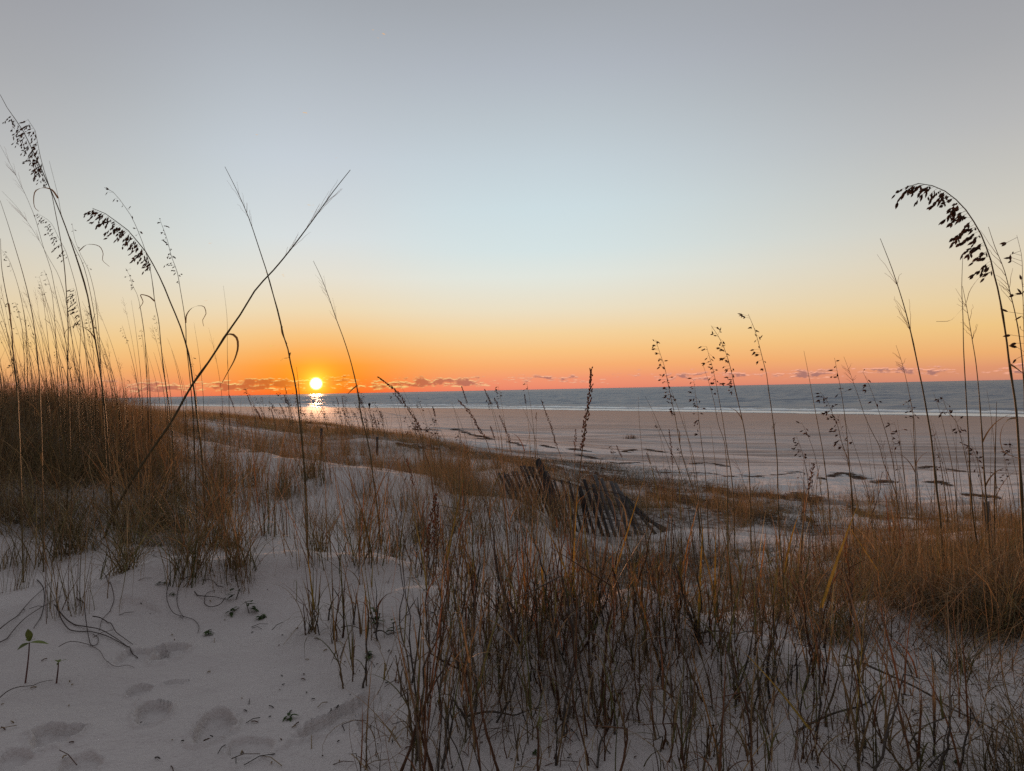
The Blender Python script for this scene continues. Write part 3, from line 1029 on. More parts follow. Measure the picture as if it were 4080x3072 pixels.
def head_mesh(P, hl, kind, dens=1.0, size=1.0, droop=(-1, 0), col=DARKSEED, skip=0.0):
    """seed head along the first hl metres of a stem (P runs tip -> base)"""
    mb = MB()
    seg = np.linalg.norm(np.diff(P, axis=0), axis=1)
    d = np.concatenate([[0], np.cumsum(seg)])
    hl = min(hl, d[-1] * 0.8)

    def pos(s):
        return np.array([np.interp(s, d, P[:, k]) for k in range(3)])
    if kind == 'plume':            # heavy one-sided head of flat spikelets
        n = int(hl / 0.0115 * dens)
        for i in range(n):
            s = skip + (hl - skip) * (i + random.random()) / n
            p = pos(s)
            prof = 0.3 + 0.7 * math.sin(math.pi * min(1, (s / hl) * 0.72 + 0.12))
            bl = random.uniform(0.3, 1.0) * 0.092 * size * prof
            dv = np.array([droop[0] + random.uniform(-0.3, 0.5), random.uniform(-0.6, 0.6), droop[1] + random.uniform(-0.35, 0.3)])
            dv /= np.linalg.norm(dv)
            t = np.linspace(0, 1, 6)[:, None]
            B = p + dv * bl * t + np.array([0, 0, -1]) * bl * 0.4 * t ** 2
            mb.tube(B, 0.0005 * size, col * 1.6, 3)
            k = max(2, int(bl / 0.0105))
            for j in range(k):
                f = 0.15 + 0.85 * (j + random.random()) / k
                q = np.array([np.interp(f, t[:, 0], B[:, c]) for c in range(3)])
                sd = (B[-1] - B[-2]) / np.linalg.norm(B[-1] - B[-2]) + np.array([random.uniform(-0.5, 0.5), random.uniform(-0.7, 0.7), random.uniform(-0.6, 0.35)])
                mb.seed(q, sd, random.uniform(0.017, 0.028) * size, random.uniform(0.0075, 0.012) * size, col)
    elif kind == 'loose':          # few scattered spikelets
        n = int(hl / 0.017 * dens)
        for i in range(n):
            s = hl * (i + random.random()) / n
            if random.random() < 0.22:
                continue
            p = pos(s)
            bl = random.uniform(0.005, 0.026) * size
            dv = np.array([droop[0] * random.uniform(-0.4, 1.2), random.uniform(-0.8, 0.8), random.uniform(-0.5, 0.5)])
            dv /= np.linalg.norm(dv) + 1e-6
            B = p + dv * bl * np.linspace(0, 1, 3)[:, None]
            mb.tube(B, 0.0004 * size, col * 1.5, 3)
            for j in range(random.choice([1, 1, 2, 3])):
                sd = dv + np.array([random.uniform(-0.8, 0.8), random.uniform(-0.8, 0.8), random.uniform(-0.9, 0.3)])
                mb.seed(B[-1], sd, random.uniform(0.012, 0.021) * size, random.uniform(0.0045, 0.0068) * size, col)
    elif kind == 'spike':          # dense narrow ear
        n = int(hl / 0.0026 * dens)
        for i in range(n):
            s = hl * (i + random.random()) / n
            p = pos(s)
            T = pos(max(s - 0.01, 0)) - pos(s + 0.01)
            T /= np.linalg.norm(T) + 1e-9
            a = random.uniform(0, 6.28)
            o = np.array([math.cos(a), math.sin(a), 0])
            off = random.uniform(0.001, 0.006) * size * min(1, 0.3 + s / hl * 2)
            mb.seed(p + o * off, T + o * 0.35, random.uniform(0.005, 0.009) * size, random.uniform(0.0028, 0.0042) * size, col * random.uniform(1.0, 2.4))
    else:                          # wisp: fine hairs lying close along the tip
        for i in range(int(9 * dens)):
            s1 = hl * random.uniform(0.35, 1.0)
            L = hl * random.uniform(0.12, 0.35)
            t = np.linspace(0, 1, 7)
            sd = random.choice([-1, -1, 1])
            B = np.array([pos(max(s1 - L * k, 0.0)) + np.array([sd * 0.018 * size * k, random.uniform(-1, 1) * 0.002, -0.004 * k]) * (1 + 0.4 * random.random()) for k in t])
            mb.tube(B, np.linspace(0.0007, 0.0003, 7) * size, col * 2.2, 3)
    return mb if mb.n else None


STEMCOL = np.array([0.135, 0.10, 0.05])


def stalk(pts, depth, wpx, kind=None, hl=0, label='', group=None, name='sea_oat', leaves=(), dens=1.0, size=1.0, droop=(-1, -0.25), col=STEMCOL, cat='beach grass', skip=0):
    P = stem_points(pts, depth)
    base = P[-1].copy()
    root = empty(name, base)
    n = len(P)
    t = np.linspace(0, 1, n)
    wpx = wpx * 0.78
    rad = 0.5 * wpx * depth / FOC * (0.2 + 0.78 * t ** 0.8)
    nodes = np.zeros(n)
    for k in rng.uniform(0.3, 0.95, 4):
        nodes += 0.35 * np.exp(-((t - k) / 0.012) ** 2)
    mb = MB()
    cc = col[None] * (0.85 + 0.3 * rng.uniform(0, 1, (n, 1))) * np.where(t > 0.75, 1.0, 1.0)[:, None]
    mb.tube(P, rad * (1 + nodes), cc, 5 if wpx > 8 else 4, cap=False)
    st = mb.build('stem', M_WOODY, root)
    st.matrix_parent_inverse = Matrix.Translation(-Vector(base))
    if kind:
        h = head_mesh(P, hl * depth / FOC, kind, dens, size, droop, skip=skip * depth / FOC)
        if h:
            ho = h.build('seed_head', M_SEED, root)
            ho.matrix_parent_inverse = Matrix.Translation(-Vector(base))
    for lf in leaves:
        q, tt = smooth_line(lf, 16)
        dy = rng.uniform(-0.06, 0.06) * depth * 0.3
        L = np.array([at(a, b, depth + dy * k) for (a, b), k in zip(q, tt)])
        lb = MB()
        lb.ribbon(L, 0.9 * wpx * depth / FOC * (1 - 0.8 * tt) + 0.0005, col * 1.1, side=np.array([0.7, 0.5, 0.4]))
        lo = lb.build('leaf', M_GRASS, root)
        lo.matrix_parent_inverse = Matrix.Translation(-Vector(base))
    # a few dried leaves hanging from the lower half
    if not leaves and wpx > 4:
        for _ in range(random.choice([0, 1, 1, 2])):
            i = int(n * random.uniform(0.45, 0.85))
            p = P[i]
            a = random.uniform(0, 6.28)
            LL = random.uniform(0.12, 0.32) * min(1.3, depth / 4)
            V, F, C = blades(p[None], np.array([a]), np.array([0.35]), np.array([random.uniform(1.2, 3.0)]), np.array([LL]), np.array([0.9 * wpx * depth / FOC]), 10, (col * 1.15)[None], wob=np.array([random.uniform(-1.5, 1.5)]))
            lo = mesh_np('leaf', V, F, M_GRASS, root, C)
            lo.matrix_parent_inverse = Matrix.Translation(-Vector(base))
    tag(root, label, cat, group)
    return root


G_L = 'tall stalks on the high dune at the left'
G_R = 'tall stalks rising in front of the beach'
ST = stalk
# ---- left dune
ST([(0, 376), (46, 457), (74, 491), (115, 567), (152, 646), (198, 747), (251, 876), (281, 959), (318, 1068), (343, 1152), (378, 1346), (392, 1429), (406, 1530), (424, 1692), (431, 1813), (447, 2000)], 3.3, 11, 'plume', 400, 'tallest seed stalk, its dark head hanging in loose bunches near the top left corner', G_L, dens=1.1, size=0.62, skip=95, droop=(-0.8, -0.5))
ST([(111, 475), (140, 520), (155, 600), (184, 706), (203, 761), (221, 849), (240, 946), (256, 1056), (267, 1207), (272, 1323), (270, 1461), (276, 1692), (277, 1767), (267, 2020)], 3.3, 9, 'plume', 220, 'thin seed stalk standing close behind the tallest one, short head of paired husks', G_L, dens=0.9, size=0.85,
   leaves=[[(232, 790), (205, 755), (170, 748), (142, 760), (134, 800), (140, 830), (155, 842)]])
ST([(196, 641), (231, 780), (249, 876), (290, 970), (330, 1050), (350, 1120), (372, 1230), (395, 1400), (410, 1600), (420, 1800)], 3.6, 6, None, 0, 'bare slim stalk crossing behind the tallest seed stalk', G_L, leaves=[[(315, 1000), (345, 975), (400, 985), (411, 1010), (408, 1035), (436, 1062)]])
ST([(0, 577), (46, 664), (97, 766), (138, 863), (175, 992), (203, 1074), (221, 1166), (244, 1263), (263, 1369), (272, 1500), (280, 1750)], 3.7, 5, 'wisp', 220, 'feathery tipped stalk leaning in from the left edge above the dune', G_L)
ST([(0, 798), (28, 881), (58, 978), (85, 1068), (115, 1184), (134, 1286), (148, 1406), (157, 1507), (159, 1600), (164, 1692), (168, 1900)], 2.9, 9, None, 0, 'thick bare stalk at the left edge, bowed towards the sun', G_L)
ST([(7, 761), (65, 821), (111, 886), (157, 959), (194, 1028), (231, 1092), (254, 1161), (280, 1300), (300, 1500), (305, 1700)], 4.2, 4, 'wisp', 260, 'long arching wisp with hair fine tip at the far left', G_L)
ST([(2, 950), (7, 1069), (18, 1138), (35, 1221), (46, 1300), (51, 1392), (58, 1461), (65, 1521), (75, 1700)], 2.7, 10, None, 0, 'thickest stalk of the left edge, ragged sheath at its bend', G_L, leaves=[[(22, 1215), (30, 1208), (38, 1240), (44, 1300), (50, 1330)]])
ST([(369, 830), (420, 851), (480, 895), (521, 927), (553, 969), (586, 1010), (609, 1051), (646, 1124), (682, 1212), (715, 1290), (738, 1360), (756, 1429), (765, 1498), (775, 1563), (784, 1646), (793, 1719), (802, 1790), (812, 1928), (818, 2043), (825, 2158), (830, 2292)], 3.62, 13, 'plume', 330, 'sea oat with the fullest rusty brown head on the left side', G_L, dens=1.25, size=1.0, droop=(-1, -0.35))
ST([(415, 747), (452, 766), (489, 812), (521, 858), (549, 918), (572, 978), (595, 1055), (609, 1138), (616, 1198), (632, 1277), (641, 1369), (650, 1461), (664, 1553), (678, 1646), (690, 1800)], 3.7, 8, 'loose', 260, 'sea oat with a sparse arching head just above the fullest one', G_L, dens=0.9, size=1.15,
   leaves=[[(616, 1200), (595, 1182), (560, 1175), (570, 1203), (553, 1230)]])
ST([(636, 872), (650, 910), (664, 946), (682, 1019), (706, 1083), (719, 1157), (733, 1240), (740, 1295), (742, 1369), (752, 1461), (765, 1600), (775, 1800)], 3.5, 8, 'plume', 250, 'narrow upright seed head right of the fullest sea oat', G_L, dens=0.8, size=0.62, droop=(-0.3, 0.3),
   leaves=[[(740, 1287), (742, 1258), (761, 1230), (784, 1219), (812, 1221), (821, 1249), (807, 1277), (812, 1300)]])
ST([(1396, 677), (1330, 760), (1250, 872), (1165, 985), (1100, 1065), (1020, 1152), (960, 1250), (899, 1337), (844, 1424), (765, 1535), (682, 1682), (600, 1800), (526, 1914), (470, 2010)], 3.2, 15, 'wisp', 430, 'long dark stalk slanting across the others, up to the right', 'two crossing bare stalks', dens=1.3, size=1.2, name='panic_grass_stalk',
   leaves=[[(899, 1337), (922, 1330), (943, 1346), (948, 1383), (936, 1429), (904, 1489), (883, 1528)]])
ST([(896, 664), (945, 761), (991, 867), (1036, 1000), (1066, 1092), (1089, 1175), (1112, 1258), (1131, 1341), (1144, 1378), (1163, 1470), (1174, 1512), (1184, 1581), (1195, 1682), (1204, 1768), (1209, 1813), (1218, 1928), (1223, 2020), (1225, 2135), (1226, 2215)], 3.4, 11, 'wisp', 300, 'tall bare stalk left of the sun that crosses the slanting one', 'two crossing bare stalks', name='panic_grass_stalk',
   leaves=[[(1122, 1300), (1124, 1325), (1131, 1345), (1144, 1370)], [(1156, 1405), (1150, 1425), (1130, 1428), (1117, 1438)]])
ST([(1248, 1039), (1278, 1101), (1310, 1184), (1338, 1267), (1366, 1341), (1393, 1424), (1412, 1498), (1426, 1563), (1435, 1632), (1453, 1710), (1463, 1750), (1474, 1803), (1486, 1896), (1500, 1997), (1509, 2089), (1518, 2182)], 3.6, 10, 'wisp', 260, 'bare bowed stalk just right of the sun', 'bare stalks near the sun', name='panic_grass_stalk', leaves=[[(1424, 1535), (1405, 1550), (1385, 1570)]])
ST([(890, 1138), (904, 1258), (906, 1415), (911, 1540), (915, 1700)], 5.2, 4, None, 0, 'hair thin upright stalk left of the sun, over the sea', 'bare stalks near the sun', name='panic_grass_stalk')
ST([(1181, 1462), (1188, 1520), (1193, 1580), (1198, 1640)], 3.5, 6, None, 0, 'short pointed sheath tip beside the bare stalk at the sun', 'bare stalks near the sun', name='panic_grass_stalk')
for pts, hl, kd, dens, lab in [
        ([(147, 850), (190, 875), (205, 890), (230, 940), (262, 1000), (280, 1060), (300, 1130), (330, 1300), (350, 1500)], 260, 'plume', 0.6, 'drooping half hidden seed head between the tallest stalks at the left'),
        ([(287, 890), (300, 960), (320, 1010), (350, 1070), (375, 1160), (392, 1300), (405, 1500)], 220, 'loose', 1.0, 'small seed head behind the tallest stalk, over its bend'),
        ([(292, 1148), (300, 1160), (305, 1200), (320, 1250), (322, 1310), (318, 1400), (316, 1600)], 170, 'plume', 1.1, 'dark ear hanging straight down beside the paired stalks'),
        ([(500, 1068), (515, 1095), (530, 1140), (545, 1170), (560, 1230), (575, 1330), (585, 1500)], 110, 'loose', 1.4, 'small pale seed head far back, over the left dune'),
        ([(175, 1075), (190, 1110), (205, 1160), (215, 1240), (225, 1400)], 100, 'loose', 1.3, 'small far seed head left of the paired stalks'),
        ([(60, 1205), (72, 1235), (85, 1290), (95, 1400), (100, 1560)], 90, 'loose', 1.4, 'small far seed head near the left edge'),
        ([(5, 995), (30, 1025), (55, 1085), (75, 1150), (100, 1280), (110, 1500)], 110, 'loose', 1.2, 'small drooping seed head at the very left edge'),
        ([(345, 1240), (355, 1290), (365, 1340), (375, 1450), (380, 1600)], 110, 'loose', 1.3, 'small seed head low behind the thick stalks of the left dune')]:
    ST(pts, 5.0 if hl < 150 else 3.9, 5, kd, hl, lab, G_L, dens=dens, size=0.9 if hl < 150 else 0.7)

# ---- spiky ears in the middle
G_M = 'rough brown grass ears in the middle'
SPK = [
    ([(2355, 1470), (2354, 1532), (2344, 1606), (2333, 1680), (2326, 1744), (2319, 1800), (2311, 1870), (2299, 1964), (2289, 2046), (2283, 2200), (2275, 2420)], 2.6, 11, 330, 'tallest rough brown ear, standing upright before the sea', 1.5),
    ([(2158, 1597), (2178, 1652), (2197, 1703), (2215, 1767), (2234, 1818), (2252, 1900), (2262, 2000), (2270, 2100)], 3.2, 6, 190, 'slim brown ear left of the tallest one, its tip over the surf', 1.0),
    ([(1506, 1503), (1550, 1535), (1592, 1572), (1619, 1618), (1652, 1669), (1679, 1719), (1689, 1794), (1712, 1859), (1725, 1951), (1735, 2060), (1745, 2220)], 3.0, 8, 290, 'long brown ear arching right of the sun over the beach', 1.25),
    ([(1827, 1597), (1873, 1646), (1905, 1701), (1938, 1756), (1955, 1810), (1970, 1850), (1988, 1928), (2007, 1997), (2020, 2120)], 3.0, 8, 190, 'brown ear leaning over the beach with a sunlit yellow stem', 1.2),
    ([(1991, 1659), (2010, 1700), (2025, 1738), (2040, 1820), (2060, 1950)], 3.4, 5, 120, 'short brown ear left of the leaning fence post', 1.0),
    ([(2294, 1712), (2292, 1750), (2291, 1800), (2290, 1880), (2288, 2000)], 3.3, 5, 90, 'short upright ear beside the tallest brown ear', 1.0),
    ([(2667, 1712), (2676, 1800), (2680, 1870), (2679, 1938), (2676, 2100)], 3.4, 5, 150, 'thin upright ear between the seed stalks on the beach side', 1.0),
    ([(3240, 1850), (3231, 1905), (3221, 1961), (3205, 2060), (3190, 2200)], 2.7, 9, 120, 'stubby dark ear low before the beach', 1.4),
    ([(2137, 1643), (2136, 1720), (2134, 1827), (2132, 1950)], 3.6, 4, 40, 'needle thin stalk standing over the leaning fence post', 0.8),
    ([(1735, 1974), (1722, 2050), (1712, 2120), (1702, 2228), (1695, 2400)], 2.4, 12, 250, 'thick double brown ear low on the sand slope', 1.5),
    ([(1745, 2010), (1740, 2090), (1733, 2160), (1728, 2260), (1722, 2400)], 2.45, 10, 200, 'second thick brown ear close behind the double one', 1.4),
    ([(1620, 1830), (1640, 1900), (1662, 1980), (1675, 2060), (1690, 2200)], 2.8, 6, 120, 'brown ear leaning left before the shaded grass bank', 1.1)]
for pts, dp, wp, hl, lab, sz in SPK:
    ST(pts, dp, wp, 'spike', hl, lab, G_M, name='panic_grass_stalk', size=sz, col=np.array([0.24, 0.14, 0.07]))

# ---- sea oats before the beach
OAT = [
    ([(2612, 1354), (2633, 1417), (2649, 1467), (2662, 1532), (2676, 1597), (2690, 1661), (2704, 1744), (2718, 1813), (2745, 1901), (2764, 1960), (2790, 2100)], 4.6, 6, 'loose', 330, 1.6, 'long loose seed head crossing the horizon, first of the row before the beach'),
    ([(2669, 1541), (2704, 1633), (2727, 1703), (2750, 1772), (2768, 1846), (2778, 1919), (2795, 2080)], 4.7, 5, None, 0, 1, 'bare stalk leaning against the first loose seed head'),
    ([(2815, 1380), (2826, 1420), (2842, 1477), (2854, 1532), (2865, 1592), (2877, 1656), (2898, 1799), (2911, 1869), (2920, 1960), (2925, 2100)], 4.6, 6, 'loose', 200, 1.6, 'seed head with a dark knot of husks where it meets the horizon'),
    ([(2833, 1297), (2861, 1338), (2893, 1407), (2911, 1467), (2925, 1532), (2939, 1592), (2953, 1652), (2967, 1721), (2976, 1790), (2985, 1882), (2990, 2050)], 4.5, 7, 'loose', 290, 1.7, 'tall seed head with many single husks high above the horizon'),
    ([(2981, 1251), (3006, 1311), (3027, 1384), (3041, 1440), (3055, 1495), (3060, 1537), (3074, 1633), (3088, 1740), (3097, 1846), (3099, 1947), (3105, 2150)], 4.2, 7, 'loose', 230, 1.0, 'tallest of the row before the beach, large torn husk near its tip'),
    ([(2764, 1514), (2773, 1583), (2780, 1630), (2787, 1698), (2796, 1772), (2808, 1859), (2815, 1960), (2820, 2080)], 5.0, 5, 'loose', 220, 1.3, 'short loose seed head standing wholly below the horizon'),
    ([(2801, 1454), (2824, 1523), (2847, 1610), (2862, 1690), (2884, 1753), (2894, 1836), (2900, 2050)], 4.6, 5, None, 0, 1, 'bare stalk between the seed heads, just clear of the horizon'),
    ([(2543, 1583), (2547, 1675), (2556, 1776), (2570, 1919), (2580, 2080)], 4.6, 4, None, 0, 1, 'lone upright bare stalk left of the row of seed heads'),
    ([(2570, 1578), (2603, 1643), (2635, 1716), (2667, 1786), (2695, 1846), (2727, 1947), (2750, 2080)], 4.6, 5, None, 0, 1, 'bare stalk slanting across the foot of the row'),
    ([(2831, 1698), (2843, 1790), (2856, 1905), (2862, 2050)], 4.8, 4, None, 0, 1, 'short bare stalk inside the row, over the pale beach'),
    ([(3203, 1398), (3221, 1490), (3240, 1592), (3258, 1689), (3277, 1790), (3288, 1869), (3300, 1965), (3310, 2120)], 4.0, 6, None, 0, 1, 'long bare stalk crossing the horizon right of the row'),
    ([(3267, 1560), (3300, 1606), (3318, 1652), (3337, 1693), (3351, 1753), (3374, 1822), (3390, 1900), (3400, 2080)], 4.3, 5, 'loose', 260, 1.9, 'dense bunch of husks over the surf line'),
    ([(3325, 1426), (3337, 1486), (3348, 1541), (3360, 1615), (3374, 1730), (3383, 1846), (3392, 1965), (3400, 2120)], 4.2, 6, 'loose', 200, 1.0, 'seed head holding a few large husks above the horizon'),
    ([(3362, 1421), (3392, 1500), (3424, 1592), (3447, 1661), (3475, 1722), (3503, 1776), (3521, 1846), (3563, 1947), (3590, 2080)], 4.3, 5, 'wisp', 120, 1, 'leaning stalk with a closed narrow tip over the horizon'),
    ([(3438, 1481), (3466, 1541), (3493, 1615), (3517, 1684), (3540, 1763), (3558, 1846), (3572, 1961), (3580, 2100)], 4.4, 5, 'loose', 150, 1.0, 'thin tipped seed stalk with husks low over the water'),
    ([(3570, 1375), (3595, 1449), (3613, 1523), (3629, 1601), (3638, 1650), (3641, 1730), (3646, 1846), (3650, 1960), (3652, 2120)], 4.0, 6, 'wisp', 120, 1, 'stalk with a feathered tip left of the big bare one'),
    ([(3610, 1600), (3636, 1640), (3645, 1700), (3650, 1800), (3655, 1960)], 4.1, 4, 'loose', 90, 2.0, 'small knot of husks at the surf line beside the feathered stalk'),
    ([(3507, 950), (3549, 1057), (3586, 1167), (3613, 1259), (3632, 1338), (3659, 1467), (3680, 1569), (3696, 1661), (3708, 1730), (3719, 1822), (3733, 1961), (3742, 2026), (3755, 2200)], 2.9, 12, 'wisp', 420, 1, 'tall bare stalk with a split feather tip, alone against the sky'),
    ([(3836, 1020), (3832, 1144), (3837, 1269), (3839, 1384), (3849, 1569), (3860, 1772), (3865, 1892), (3876, 2054), (3895, 2183)], 2.9, 9, None, 0, 1, 'straight vertical bare stalk under the drooping plume'),
    ([(3835, 1140), (3858, 1259), (3876, 1368), (3885, 1421), (3899, 1546), (3911, 1707), (3922, 1892), (3932, 2026), (3940, 2150)], 3.0, 9, 'wisp', 230, 1, 'stalk with hair fine side bristles beside the vertical one'),
    ([(3938, 904), (3964, 983), (4001, 1075), (4024, 1163), (4042, 1236), (4055, 1300), (4068, 1390), (4078, 1500), (4085, 1700), (4090, 2000)], 2.6, 10, 'wisp', 330, 1, 'feather tipped stalk between the drooping plume and the right edge'),
    ([(3719, 1564), (3747, 1647), (3766, 1726), (3784, 1809), (3802, 1915), (3815, 2080)], 4.0, 5, None, 0, 1, 'short bare stalk over the surf, right of the big bare one'),
    ([(3752, 1578), (3779, 1643), (3807, 1675), (3825, 1730), (3844, 1809), (3860, 1900), (3868, 2050)], 4.0, 5, 'loose', 170, 1.7, 'seed head with stacked dark husks at the surf line'),
    ([(3932, 1555), (3950, 1670), (3963, 1800), (3970, 2000)], 3.8, 4, None, 0, 1, 'thin bare stalk close to the right hand stump'),
    ([(3971, 1600), (3966, 1776), (3963, 1965), (3962, 2100)], 3.4, 9, None, 0, 1, 'stout upright stalk beside the wooden stump'),
    ([(3171, 1730), (3194, 1795), (3212, 1869), (3225, 1980)], 4.3, 4, 'loose', 120, 2.2, 'small bushy seed head over the pale sand, low left of the long bare stalk'),
    ([(3194, 1684), (3221, 1740), (3246, 1813), (3268, 1938), (3280, 2060)], 4.3, 4, 'loose', 60, 1.4, 'short stalk with few husks over the brown beach'),
    ([(3563, 1680), (3581, 1744), (3595, 1846), (3608, 1947), (3615, 2060)], 4.2, 4, 'loose', 100, 2.4, 'short seed head over the brown beach, right of the leaning stalks'),
    ([(3862, 1758), (3890, 1822), (3908, 1892), (3915, 2050)], 3.9, 4, 'loose', 130, 1.3, 'short seed head low under the vertical stalk'),
    ([(4019, 1744), (4038, 1836), (4051, 1892), (4060, 2050)], 3.7, 4, 'loose', 110, 1.5, 'short seed head low by the right edge')]
for pts, dp, wp, kd, hl, dn, lab in OAT:
    ST(pts, dp, wp, kd, hl, lab, G_R, dens=dn, size=1.5)
# the plume at the right, and the near one at the frame's edge
ST([(3606, 748), (3627, 736), (3673, 731), (3719, 741), (3761, 759), (3802, 789), (3844, 831), (3876, 877), (3908, 932), (3932, 992), (3948, 1038), (3957, 1080), (3973, 1140), (3987, 1209), (4001, 1292), (4012, 1368), (4019, 1431), (4033, 1523), (4047, 1615), (4056, 1730), (4063, 1846), (4070, 1956), (4078, 2150)], 2.55, 15, 'plume', 560,
   'sea oat bowing left under a long heavy dark plume', G_R, dens=0.95, size=1.05, droop=(-1.0, -0.15),
   leaves=[[(3946, 1086), (3918, 1093), (3885, 1126), (3862, 1163), (3849, 1209), (3816, 1250), (3789, 1276), (3730, 1281)], [(4022, 1450), (4040, 1460), (4060, 1475), (4085, 1490)], [(4050, 1665), (4020, 1670), (3995, 1700), (3985, 1750), (4000, 1800), (4040, 1820), (4075, 1830)]])
ST([(4051, 937), (4070, 1015), (4074, 1130), (4078, 1250), (4082, 1400), (4088, 1700), (4092, 2000)], 2.2, 7, 'loose', 520, 'nearest sea oat, its large dark husks cut by the right edge', G_R, dens=1.2, size=1.5)

# ---- further stalks: many alike
def rnd_stalk(px, py_tip, py_base, depth, lean, wpx, kd, hl, lab, grp, name='sea_oat', dens=1.0, size=1.0):
    n = 6
    t = np.linspace(0, 1, n)
    x = px + lean * (1 - t) ** 1.6 * (py_tip - py_base) * -1
    y = py_tip + (py_base - py_tip) * t
    lab = {None: 'bare ', 'wisp': 'feather tipped ', 'loose': 'small seeded ', 'spike': 'spiky eared '}[kd] + lab
    ST([(a, b) for a, b in zip(x, y)], depth, wpx, kd, hl, lab, grp, name=name, dens=dens, size=size)


for i in range(110):      # left dune, thin bare stalks
    px = random.choice([random.uniform(0, 480), random.uniform(0, 900)])
    tip = random.uniform(1020, 1430) + 0.28 * px
    rnd_stalk(px, tip, 1640, random.uniform(3.9, 7.0), -random.uniform(0.08, 0.34), random.uniform(2.4, 4.8), random.choice([None, None, 'wisp', 'wisp', 'loose']), random.uniform(70, 150), 'slender stalk among the many thin ones on the crest of the left dune', 'slender stalks crowding the left dune crest', 'slender_stalk', size=0.9)
for i in range(46):      # right, thin stalks in front of the beach
    px = random.choice([random.uniform(2650, 4080), random.uniform(3400, 4080)])
    tip = random.uniform(1640, 1900)
    rnd_stalk(px, tip, 2120, random.uniform(3.6, 5.2), -random.uniform(-0.02, 0.28), random.uniform(2.4, 4.5), random.choice([None, None, None, 'loose', 'wisp']), random.uniform(50, 120), 'thin stalk among the many that stand against the pale beach', 'thin stalks against the beach', 'slender_stalk', size=1.0)
for i in range(120):     # along the far dune edge below the sun
    px = random.choice([random.uniform(760, 1560), random.uniform(1000, 1500), random.uniform(1500, 2150)])
    if px < 1560:
        dp = random.uniform(13, 22)
        base = 1665 + 0.05 * (px - 800) + random.uniform(0, 60)
        H = random.uniform(60, 150)
    else:
        dp = random.uniform(8, 12)
        base = 1800
        H = random.uniform(80, 300)
    rnd_stalk(px, base - H, base, dp, -random.uniform(0.1, 0.4), random.uniform(2.0, 3.2), random.choice(['loose', 'loose', 'spike', None]), random.uniform(35, 80), 'far stalk on the dune edge, dark against beach and surf', 'far seed stalks along the dune edge', 'slender_stalk', dens=1.1, size=2.0)
for i in range(26):      # small stalks on the upper beach edge behind the fence
    px = random.uniform(2150, 2800)
    rnd_stalk(px, random.uniform(1770, 1900), 2000, random.uniform(7.5, 9.5), -random.uniform(0.1, 0.35), random.uniform(2.0, 3.2), random.choice(['spike', None, 'loose']), random.uniform(30, 70), 'short stalk on the sand between fence and beach', 'short seed stalks behind the fence', 'slender_stalk', size=1.6)


# ------------------------------------------------------------------ grass clumps (things)
def tuft_mesh(kind, seed):
    global rng
    keep = rng
    rng = np.random.default_rng(seed)
    if kind == 'arch':
        n = 70
        a = (np.abs(rng.normal(0.15, 0.25, n)), np.abs(rng.normal(0.9, 0.6, n)), rng.uniform(0.2, 0.5, n), rng.uniform(0.002, 0.0042, n))
    elif kind == 'stiff':
        n = 46
        a = (np.abs(rng.normal(0.05, 0.18, n)), np.abs(rng.normal(0.25, 0.3, n)), rng.uniform(0.2, 0.55, n), rng.uniform(0.002, 0.004, n))
    elif kind == 'bent':
        n = 46
        a = (np.abs(rng.normal(0.25, 0.3, n)), np.abs(rng.normal(1.9, 0.8, n)), rng.uniform(0.22, 0.6, n), rng.uniform(0.0028, 0.0048, n))
    else:
        n = 120
        a = (np.abs(rng.normal(0.5, 0.4, n)), rng.normal(0.7, 0.8, n), rng.uniform(0.08, 0.3, n), rng.uniform(0.0012, 0.0028, n))
    rad = {'bent': 0.035, 'arch': 0.04, 'stiff': 0.05, 'scruff': 0.11}[kind]
    b = np.concatenate([rng.normal(0, rad, (n, 2)), np.full((n, 1), -0.02)], 1)
    wts = {'bent': (0.5, 0.3, 0.12, 0.08, 0.0), 'arch': (0.4, 0.3, 0.12, 0.14, 0.04), 'stiff': (0.35, 0.22, 0.1, 0.25, 0.08), 'scruff': (0.4, 0.12, 0.04, 0.3, 0.14)}[kind]
    V, F, C = blades(b, rng.uniform(0, 6.283, n), *a, 7, grasscol(n, wts), tip=grasscol(n, (0.65, 0.08, 0.02, 0.2, 0.05)), wob=rng.normal(0, 0.6, n))
    o = mesh_np('grass_tuft', V, F, M_GRASS, colr=C)
    rng = keep
    return o


PROTO = {}
for k in ('arch', 'stiff', 'scruff', 'bent'):
    PROTO[k] = [tuft_mesh(k, 100 + i * 7 + len(k)) for i in range(4)]
USED = set()


def tuft(kind, p, sc, label, group, cat='grass tuft'):
    src = random.choice(PROTO[kind])
    if src.name not in USED:
        USED.add(src.name)
        o = src
    else:
        o = src.copy()
        COL.objects.link(o)
    o.location = (p[0], p[1], p[2])
    o.rotation_euler = (random.uniform(-0.08, 0.08), random.uniform(-0.2, 0.02), random.uniform(0, 6.283))
    o.scale = (sc, sc, sc * random.uniform(0.85, 1.2))
    return tag(o, label, cat, group)


